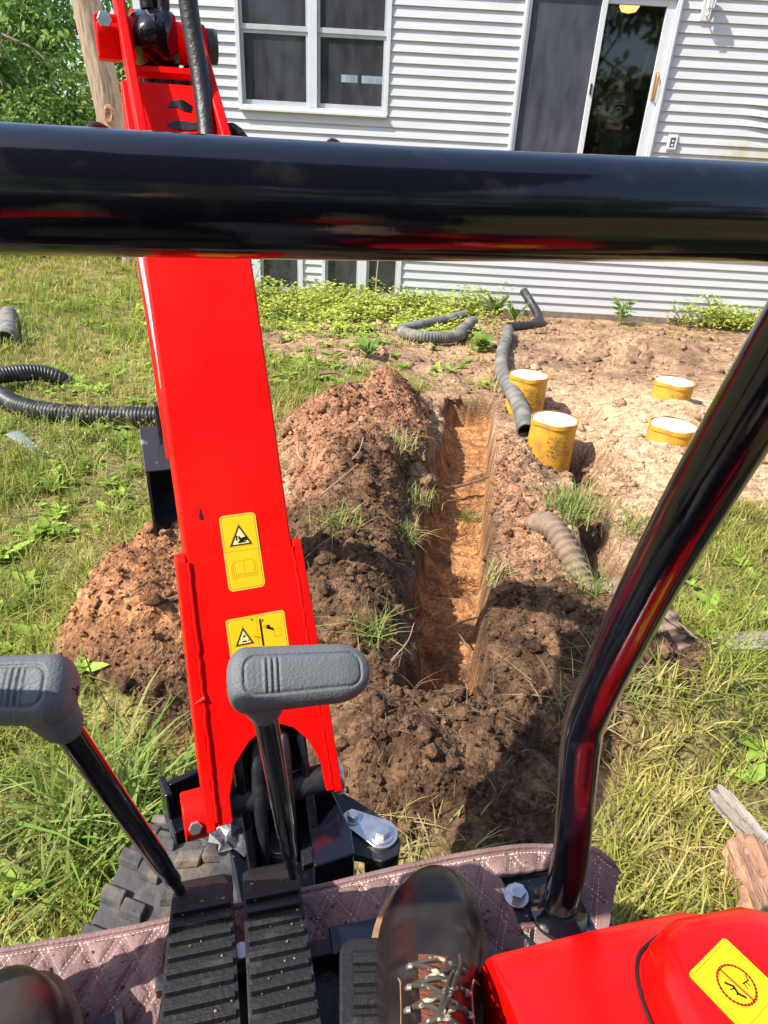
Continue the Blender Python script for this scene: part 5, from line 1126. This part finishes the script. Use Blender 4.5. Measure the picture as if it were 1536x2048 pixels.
for sg in (1, -1):
    for kk in range(-30, 31):
        for off in (-.0035, .0035):
            c_ = kk * .038 + off; t = np.arange(-.6, .9, .0048); nrm = np.array([.857, .515 * sg]); tg = np.array([-.515 * sg, .857])
            p = nrm[None] * c_ + tg[None] * t[:, None]; SP.append(p); SD.append(np.repeat(tg[None], len(t), 0))
for off in (.0085,):
    uu = np.arange(-.46, .46, .0052); SP.append(np.stack([uu, vtop(uu) - off], 1)); SD.append(np.tile(np.array([[1., 0]]), (len(uu), 1)))
SP = np.concatenate(SP); SD = np.concatenate(SD); ok = (SP[:, 0] > -.45) & (SP[:, 0] < .478) & (SP[:, 1] > vbot(SP[:, 0]) + .004) & (SP[:, 1] < vtop(SP[:, 0]) - .007)
hR = (SP[:, 0] > .318) & (SP[:, 0] < .422) & (SP[:, 1] > .42) & (SP[:, 1] < .502); hL = (SP[:, 0] > -.365) & (SP[:, 0] < -.254) & (SP[:, 1] > .396) & (SP[:, 1] < .496)
SP, SD = SP[ok & ~hR & ~hL], SD[ok & ~hR & ~hL]; n = len(SP); SN = np.stack([-SD[:, 1], SD[:, 0]], 1); zz = mat_z(SP[:, 0], SP[:, 1])
V = []
for a_, b_, h_ in [(-.0018, -.0009, -.0006), (.0018, -.0009, -.0006), (.0018, .0009, -.0006), (-.0018, .0009, -.0006), (-.0014, 0, .0009), (.0014, 0, .0009)]:
    q2 = SP + SD * a_ + SN * b_; V.append(np.stack([q2[:, 0], q2[:, 1], zz + h_], 1))
V = np.stack(V, 1).reshape(-1, 3); b0 = (np.arange(n) * 6)[:, None]
st_o = mesh_np('stitching', V, [np.concatenate([b0 + np.array([[0, 1, 5, 4]]), b0 + np.array([[2, 3, 4, 5]])]), np.concatenate([b0 + np.array([[1, 2, 5]]), b0 + np.array([[3, 0, 4]])])], THREAD, fm)
st_o['kind'] = 'stuff'

# ------------------------------------------------------------------ people
op = empty('person', (0, -.2, .56), YAW); tag(op, 'seated operator in worn dark brown lace-up work boots on the pedals', 'person')
opx = lambda p: p + V3(0, .2, -.56)     # machine axes to the operator's own
opx = (lambda off: (lambda p: p + off))(Matrix.Rotation(-YAW, 3, 'Z') @ V3(0, .2, -.56))
LACE = mat('dark_lace', (.045, .038, .03), .8, col2=(.45, .38, .28), vscale=90, thr=(.56, .62)); EYE = mat('worn_eyelet', (.26, .24, .22), .45, metal=.7)
TONGUE = mat('red_brown_tongue', (.20, .055, .03), .8, bump=.5, bscale=300); SOLE = mat('dark_sole', (.02, .018, .017), .8, bump=.4, bscale=80)
DENIM = mat('work_denim', (.05, .06, .09), .9, var=.2, vscale=60, bump=.3, bscale=300)
def boot(toe, heel, sole_z, pitch_, mir):
    toe = V3(*toe); heel = V3(*heel); X = (toe - heel); X.z = 0; X.normalize(); Yv = V3(-X.y, X.x, 0) * mir; Z = UZ
    X2 = (X * math.cos(pitch_) + Z * math.sin(pitch_)); Z2 = (Z * math.cos(pitch_) - X * math.sin(pitch_)); o_ = V3(toe.x, toe.y, sole_z) - X * (.30 * 1.1)
    T = lambda x, y, z: opx(o_ + X2 * (x * 1.1) + Yv * (y * 1.17) + Z2 * (z * 1.05))
    tab_x = [.0, .03, .07, .11, .15, .19, .23, .26, .28, .294, .300]
    wt = [.030, .036, .037, .039, .045, .0505, .053, .050, .042, .027, .006]     # half width
    ht = [.150, .165, .165, .130, .100, .078, .066, .062, .054, .040, .020]      # height over the sole
    cy = [.0, .0, .002, .003, .004, .003, .0, -.002, -.004, -.006, -.006]        # inner swing of the last
    xs_ = np.concatenate([np.linspace(0, .215, 40), .215 + .0845 * np.sin(np.linspace(.04, math.pi / 2, 30))]); secs = []; NA = 40
    for x in xs_:
        w = np.interp(x, tab_x, wt); h = np.interp(x, tab_x, ht); c = np.interp(x, tab_x, cy)
        if x > .215: f_ = (x - .215) / .085; w = .0525 * math.sqrt(max(0, 1 - f_ ** 2.35)) + .001; h = .026 + .042 * math.sqrt(max(0, 1 - f_ ** 2.6))
        cr = .0028 * math.exp(-((x - .178) / .007) ** 2) + .0022 * math.exp(-((x - .160) / .006) ** 2) - .002 * math.exp(-((x - .169) / .005) ** 2)
        ring_ = []
        for k in range(NA):
            th = 2 * math.pi * k / NA; a_, b_ = math.cos(th), math.sin(th); yy = np.sign(a_) * abs(a_) ** .80 * w
            if b_ >= 0: zz = .022 + abs(b_) ** .85 * h - cr * max(0, b_)
            else: zz = .022 - abs(b_) * .004
            if x < .16 and b_ > .3: yy *= 1 - .25 * (b_ - .3)
            ring_.append(T(x, c + yy, zz))
        secs.append(ring_)
    bt_ = MB().loft(secs).build('boot', LEATHER, op, smooth=True, sharp=70)
    def outline(grow):
        P = []
        for x in list(np.linspace(.0, .215, 28)) + list(.215 + (.085 + grow) * np.sin(np.linspace(0, math.pi / 2, 20))[1:]):
            w = np.interp(x, tab_x, wt) if x <= .215 else .0525 * math.sqrt(max(0, 1 - ((x - .215) / (.085 + grow)) ** 2.35)); P.append((x, w + grow, np.interp(x, tab_x, cy)))
        P = P[:-1] + [(.30 + grow, 0.002, -.006)]
        return [(x, c + w) for x, w, c in P] + [(x, c - w) for x, w, c in P[::-1]]
    for nm, g, z0_, z1_, m_ in (('sole', .006, -.006, .012, SOLE), ('welt', .0075, .012, .0215, WELT)):
        ol = outline(g); n_ = len(ol); A_ = [T(x, y, z0_) for x, y in ol]; B_ = [T(x, y, z1_) for x, y in ol]
        MB().add(A_ + B_, [list(range(n_)), list(range(n_, 2 * n_))] + [[i, (i + 1) % n_, n_ + (i + 1) % n_, n_ + i] for i in range(n_)]).build(nm, m_, bt_, smooth=True, sharp=50)
    hz = lambda x, y: .022 + np.interp(x, tab_x, ht) * (1 - min(1, abs(y / np.interp(x, tab_x, wt))) ** 2.4) ** .45
    # tongue, throat seams, eyelets, laces
    V = []; 
    for i in range(9):
        x = .178 - .011 * i
        for y in np.linspace(-.013, .013, 7): V.append(T(x, y + np.interp(x, tab_x, cy), hz(x, y) + .0025))
    MB().add(V, [[i * 7 + j, i * 7 + j + 1, (i + 1) * 7 + j + 1, (i + 1) * 7 + j] for i in range(8) for j in range(6)]).build('tongue', TONGUE, bt_, smooth=True)
    ey = []
    for i in range(4):
        x = .166 - .022 * i
        for s_ in (-1, 1):
            y = s_ * (.022 + .001 * i); z = hz(x, y) + .003; ey.append((x, y, z, s_)); c0 = T(x, y + .003 * s_, z - .001); c1 = T(x + .001, y - .004 * s_, z + .0025)
            MB().tube([T(x, y + s_ * .004, z - .0030), T(x, y + s_ * .002, z), T(x, y - .001 * s_, z + .0015)], [.0022, .0032, .0030], 10).build('eyelet', EYE, bt_, smooth=True)
    def lace(P, r_=.0024):
        MB().tube(spline(P, 8), r_, 8).build('lace', LACE, bt_, smooth=True)
    for i in range(4):
        x = .166 - .022 * i; lace([T(x, -.022, hz(x, -.022) + .006), T(x + .003, 0, hz(x, 0) + .0075), T(x, .022, hz(x, .022) + .006)])
        if i < 3:
            for s_ in (-1, 1): lace([T(x, s_ * .021, hz(x, .021) + .006), T(x - .009, s_ * .006, hz(x - .01, .005) + .009), T(x - .022, -s_ * .021, hz(x - .022, .021) + .0065)])
    lace([T(.11, .0, hz(.11, 0) + .012), T(.135, -.010, hz(.135, 0) + .016), T(.165, -.020, hz(.165, .018) + .012), T(.178, -.021, hz(.178, .018) + .008)], .0026)
    lace([T(.11, .002, hz(.11, 0) + .012), T(.13, -.004, hz(.13, 0) + .017), T(.155, -.013, hz(.155, .012) + .012), T(.160, -.024, hz(.16, .022) + .010)], .0026)
    # throat stitching ridge
    for s_ in (-1, 1):
        MB().tube([T(x, y, hz(x, y) + .0004) for x, y in [(.100, s_ * .030), (.13, s_ * .030), (.155, s_ * .031), (.168, s_ * .035), (.172, s_ * .042)]], .0011, 6).build('seam', WELT, bt_, smooth=True)
    return T, X
T1, X1 = boot((.212, .478, 0), (.125, .18, 0), .598, R(1), 1)
T2, X2_ = boot((-.262, .462, 0), (-.27, .15, 0), .585, R(2), -1)
mb = MB()
for cx, a0 in ((.118, V3(.118, .20, .74)), (-.268, V3(-.268, .185, .73))):
    k = V3(cx * .9 + .01, .02, .99); hp = V3(cx * .45 + .02, -.38, .88)
    P = [a0, a0.lerp(k, .5) + V3(0, -.01, 0), k, k.lerp(hp, .5), hp]; mb.tube([opx(p) for p in spline(P, 6)], list(np.interp(np.linspace(0, 4, 25), [0, 1, 2, 3, 4], [.055, .062, .068, .078, .09])), 18)
mb.build('trousers', DENIM, op, smooth=True)

JACK = mat('dark_jacket', (.025, .028, .04), .9, var=.15, vscale=30)
SKIN = mat('skin', (.48, .29, .21), .55, var=.06, vscale=20); HAIR = mat('dark_hair', (.03, .02, .016), .6, bump=.4, bscale=120)
GSHIRT = mat('dark_green_shirt', (.02, .06, .055), .9, var=.15, vscale=20); DSHIRT = mat('dark_shirt', (.03, .03, .035), .9); PRINTW = mat('white_shirt_print', (.7, .72, .7), .8); PANTS = mat('dark_shorts', (.02, .022, .03), .9)
def skin_body(name, joints, edges, m_, parent, root, sub=2):
    me = bpy.data.meshes.new(name); names = list(joints); me.from_pydata([joints[k][0] for k in names], [(names.index(a), names.index(b)) for a, b in edges], []); me.update()
    o = bpy.data.objects.new(name, me); COL.objects.link(o); o.parent = parent
    sk = o.modifiers.new('skin', 'SKIN'); sk.use_smooth_shade = True
    for i, k in enumerate(names):
        r_ = joints[k][1]; me.skin_vertices[0].data[i].radius = r_ if hasattr(r_, '__len__') else (r_, r_); me.skin_vertices[0].data[i].use_root = (k == root)
    s_ = o.modifiers.new('sub', 'SUBSURF'); s_.levels = sub; s_.render_levels = sub; me.materials.append(m_); return o
def youth(x, y, z, label, shirt, pose, H_=1.44, rz=0.0):
    t = empty('person', (x, y, z), rz); tag(t, label, 'person'); k = H_ / 1.44
    J = {'hip': ((0, 0, .74), (.12, .09)), 'waist': ((0, 0, .86), (.105, .08)), 'chest': ((0, 0, 1.02), (.125, .085)), 'collar': ((0, 0, 1.14), (.06, .055)), 'neck': ((0, -.005, 1.20), .042),
         'lhip': ((.075, 0, .68), .075), 'lknee': ((.08, -.01, .38), .048), 'lankle': ((.085, .01, .07), .032), 'ltoe': ((.095, -.12, .03), .028), 'rhip': ((-.075, 0, .68), .075), 'rknee': ((-.08, -.01, .38), .048), 'rankle': ((-.085, .01, .07), .032), 'rtoe': ((-.095, -.12, .03), .028),
         'lsh': ((.15, 0, 1.10), .048), 'rsh': ((-.15, 0, 1.10), .048), 'chin': ((0, -.03, 1.265), (.046, .05)), 'head': ((0, -.012, 1.335), (.072, .086)), 'crown': ((0, .0, 1.40), (.055, .066))}
    if pose == 'clasp': J.update({'lel': ((.20, -.02, .94), .036), 'lwr': ((.05, -.17, .865), .026), 'lhand': ((.0, -.185, .85), (.034, .028)), 'rel': ((-.20, -.02, .94), .036), 'rwr': ((-.06, -.17, .855), .026), 'rhand': ((-.01, -.195, .84), (.034, .028))})
    else: J.update({'lel': ((.22, -.03, 1.28), .034), 'lwr': ((.25, -.08, 1.50), .025), 'lhand': ((.255, -.09, 1.57), (.036, .022)), 'rel': ((-.20, .0, .92), .036), 'rwr': ((-.20, -.06, .72), .026), 'rhand': ((-.20, -.07, .64), (.03, .02))})
    E_ = [('hip', 'waist'), ('waist', 'chest'), ('chest', 'collar'), ('collar', 'neck'), ('neck', 'chin'), ('chin', 'head'), ('head', 'crown'), ('hip', 'lhip'), ('lhip', 'lknee'), ('lknee', 'lankle'), ('lankle', 'ltoe'), ('hip', 'rhip'), ('rhip', 'rknee'), ('rknee', 'rankle'), ('rankle', 'rtoe'), ('collar', 'lsh'), ('lsh', 'lel'), ('lel', 'lwr'), ('lwr', 'lhand'), ('collar', 'rsh'), ('rsh', 'rel'), ('rel', 'rwr'), ('rwr', 'rhand')]
    hands = [('lhand', 'lwr'), ('rhand', 'rwr')]
    for hn, wn in hands:
        h0, w0 = Vector(J[hn][0]), Vector(J[wn][0]); dr = (h0 - w0).normalized(); sd_ = V3(0, -1, 0).cross(dr).normalized() if abs(dr.y) < .9 else V3(0, 0, 1)
        for i, o_ in enumerate((-.024, -.008, .008, .024)):
            b_ = h0 + dr * .012 + sd_ * o_; L_ = (.04, .05, .048, .036)[i]; J[f'{hn}{i}a'] = (tuple(b_ + dr * .018), .009); J[f'{hn}{i}b'] = (tuple(b_ + dr * (.018 + L_ * .5) + V3(0, -.012, 0)), .008); E_ += [(hn, f'{hn}{i}a'), (f'{hn}{i}a', f'{hn}{i}b')]
        J[f'{hn}t'] = (tuple(h0 - dr * .005 + sd_ * .045 + V3(0, -.01, 0)), .010); E_ += [(hn, f'{hn}t')]
    J = {a: (tuple(Vector(p) * k), (r_ if not hasattr(r_, '__len__') else r_)) for a, (p, r_) in J.items()}
    skin_body('body', J, E_, SKIN, t, 'hip')
    S = {a: (J[a][0], r_) for a, r_ in {'hip': (.135, .105), 'waist': (.128, .10), 'chest': (.142, .102), 'collar': (.085, .075), 'lsh': .062, 'rsh': .062}.items()}
    S['ls2'] = (tuple(Vector(J['lsh'][0]).lerp(Vector(J['lel'][0]), .72)), .054); S['rs2'] = (tuple(Vector(J['rsh'][0]).lerp(Vector(J['rel'][0]), .72)), .054)
    skin_body('shirt', S, [('hip', 'waist'), ('waist', 'chest'), ('chest', 'collar'), ('collar', 'lsh'), ('lsh', 'ls2'), ('collar', 'rsh'), ('rsh', 'rs2')], shirt, t, 'hip')
    Pn = {a: (J[a][0], r_) for a, r_ in {'hip': (.14, .105), 'lhip': .095, 'rhip': .095, 'lknee': .07, 'rknee': .07}.items()}
    skin_body('shorts', Pn, [('hip', 'lhip'), ('lhip', 'lknee'), ('hip', 'rhip'), ('rhip', 'rknee')], PANTS, t, 'hip')
    # hair cap, eyes, nose, mouth, ears
    hc_ = Vector(J['head'][0]); V = []; n1, n2_ = 12, 20
    q = np.random.RandomState(int(x * 50))
    for i in range(n1):
        ph = math.pi * .56 * i / (n1 - 1)
        for j in range(n2_):
            th = 2 * math.pi * j / n2_; fr = math.sin(th) < -.2; ph2 = ph * (.60 if fr else 1.0); rr = (.083 + .004 * q.rand())
            V.append(tuple(hc_ + V3(rr * math.sin(ph2) * math.cos(th), rr * 1.14 * math.sin(ph2) * math.sin(th) + .004, .018 + rr * 1.10 * math.cos(ph2))))
    MB().add(V, [[i * n2_ + j, (i + 1) * n2_ + j, (i + 1) * n2_ + (j + 1) % n2_, i * n2_ + (j + 1) % n2_] for i in range(n1 - 1) for j in range(n2_)]).build('hair', HAIR, t, smooth=True)
    for s_ in (-1, 1):
        MB().loft([[hc_ + V3(s_ * .028 + r_ * 1.5 * math.cos(a), -.083 + dy, -.008 + r_ * math.sin(a)) for a in np.linspace(0, 6.283, 11)[:-1]] for r_, dy in ((.008, .012), (.0085, .0), (.004, -.004))]).build('eye', INK, t, smooth=True)
        MB().loft([[hc_ + V3(s_ * (.075 + dx), -.0 + r_ * .7 * math.cos(a), -.015 + r_ * 1.3 * math.sin(a)) for a in np.linspace(0, 6.283, 11)[:-1]] for r_, dx in ((.012, -.01), (.018, .004), (.010, .010))]).build('ear', SKIN, t, smooth=True)
        MB().tube([hc_ + V3(s_ * .014, -.088, .012), hc_ + V3(s_ * .042, -.080, .012)], .004, 6).build('brow', HAIR, t)
    MB().loft([[hc_ + V3(-.008, -.08, -.004), hc_ + V3(.008, -.08, -.004), hc_ + V3(0, -.088, -.002)], [hc_ + V3(-.015, -.08, -.035), hc_ + V3(.015, -.08, -.035), hc_ + V3(0, -.106, -.032)], [hc_ + V3(-.010, -.078, -.042), hc_ + V3(.010, -.078, -.042), hc_ + V3(0, -.088, -.042)]]).build('nose', SKIN, t, smooth=True)
    MB().tube([hc_ + V3(-.022, -.074, -.062), hc_ + V3(0, -.080, -.062), hc_ + V3(.022, -.074, -.062)], .005, 6).build('mouth', mat('lips', (.40, .16, .13), .5), t)
    return t
b1 = youth(2.80, 10.28, 1.19, 'child in a dark green printed shirt behind the door glass, hands clasped', GSHIRT, 'clasp')
mb = MB()
q_ = np.random.RandomState(2)
for row, z in enumerate((1.055, 1.020)):
    for i in range(8):
        x = -.072 + .0205 * i; s_ = .007; yb = -.1075 - .004 * (1 - (x / .08) ** 2)
        mb.box((x, yb, z), (.016, .004, .004)); mb.box((x - .006 + .012 * (i % 2), yb, z + .008), (.004, .004, .014)); mb.box((x, yb, z + .015), (.014, .004, .004))
mb.build('shirt_lettering', PRINTW, b1)
mb = MB()
for i in range(16):
    a = 6.283 * i / 16; mb.box((.045 * math.cos(a) * (1 + .2 * q_.rand()), -.111, .935 + .05 * math.sin(a)), (.014, .004, .010))
for i in range(12): mb.box((q_.uniform(-.035, .035), -.112, .935 + q_.uniform(-.035, .035)), (.010, .004, .008))
mb.build('shirt_emblem', PRINTW, b1)
b2 = youth(2.93, 10.75, 1.17, 'second person in dark clothes raising one arm behind the child', DSHIRT, 'raise', 1.50)

# operator's upper body behind the lens (it darkens the reflections in the guard bar)
OJ = {'hip': (.03, -.42, .90, .16), 'waist': (.03, -.43, 1.05, .145), 'chest': (.03, -.40, 1.27, .165), 'collar': (.03, -.38, 1.44, .09), 'neck': (.03, -.36, 1.52, .058), 'chin': (.03, -.33, 1.60, .062), 'head': (.03, -.345, 1.69, .092), 'crown': (.03, -.355, 1.77, .075),
      'lsh': (-.17, -.38, 1.40, .065), 'lel': (-.27, -.32, 1.14, .05), 'lwr': (-.25, -.10, 1.07, .034), 'lhand': (-.245, -.02, 1.065, .036), 'rsh': (.23, -.38, 1.40, .065), 'rel': (.32, -.32, 1.14, .05), 'rwr': (.19, -.10, 1.07, .034), 'rhand': (.17, -.02, 1.065, .036)}
OE = [('hip', 'waist'), ('waist', 'chest'), ('chest', 'collar'), ('collar', 'neck'), ('neck', 'chin'), ('chin', 'head'), ('head', 'crown'), ('collar', 'lsh'), ('lsh', 'lel'), ('lel', 'lwr'), ('lwr', 'lhand'), ('collar', 'rsh'), ('rsh', 'rel'), ('rel', 'rwr'), ('rwr', 'rhand')]
for hn in ('lhand', 'rhand'):
    hx, hy, hz_, _ = OJ[hn]
    for i, o_ in enumerate((-.03, -.01, .01, .03)):
        OJ[f'{hn}{i}a'] = (hx + o_, hy + .045, hz_, .011); OJ[f'{hn}{i}b'] = (hx + o_, hy + (.075, .085, .083, .068)[i], hz_ - .015, .009); OE += [(hn, f'{hn}{i}a'), (f'{hn}{i}a', f'{hn}{i}b')]
    OJ[f'{hn}t'] = (hx + (.05 if hx < 0 else -.05), hy + .01, hz_ - .01, .012); OE.append((hn, f'{hn}t'))
skin_body('body', {k: (tuple(opx(V3(*v[:3]))), v[3]) for k, v in OJ.items()}, OE, SKIN, op, 'hip')
skin_body('jacket', {k: (tuple(opx(V3(*OJ[k][:3]))), OJ[k][3] + .016) for k in ('hip', 'waist', 'chest', 'collar', 'lsh', 'lel', 'lwr', 'rsh', 'rel', 'rwr')}, [e_ for e_ in OE if all(q in ('hip', 'waist', 'chest', 'collar', 'lsh', 'lel', 'lwr', 'rsh', 'rel', 'rwr') for q in e_)], JACK, op, 'hip')

# trodden-in crumbs of soil and straw on the mat and pedals
n = 420; cu = rng.uniform(-.44, .46, n); cv = vbot(cu) + (vtop(cu) - vbot(cu)) * rng.uniform(.03, .97, n); cz = mat_z(cu, cv) + .56
n2c = 160; pu = rng.uniform(-.112, .046, n2c); pv = rng.uniform(.26, .52, n2c); okp = (pu < -.036) | (pu > -.018); pu, pv = pu[okp], pv[okp]
cu = cat_([cu, pu]); cv = cat_([cv, pv]); cz = cat_([cz, np.full(len(pu), .6425)]); n = len(cu); cs = rng.uniform(.0006, .0022, n)
B = np.array(VAR)[rng.randint(0, 10, n)] * cs[:, None, None] + np.stack([cu, cv, cz + .0004], 1)[:, None, :]
Fc = (np.arange(n) * len(IV))[:, None, None] + IF[None]
cr = mesh_np('soil_crumbs', B.reshape(-1, 3), [Fc.reshape(-1, 3)], SOIL, smooth=False, col=np.repeat(np.array([[.30, .20, .13]]) * rng.uniform(.4, 1.3, (n, 1)), len(IV), 0))
cr.rotation_euler = (0, 0, YAW); tag(cr, 'crumbs of dry soil on the floor mat and pedals', 'soil', kind='stuff')
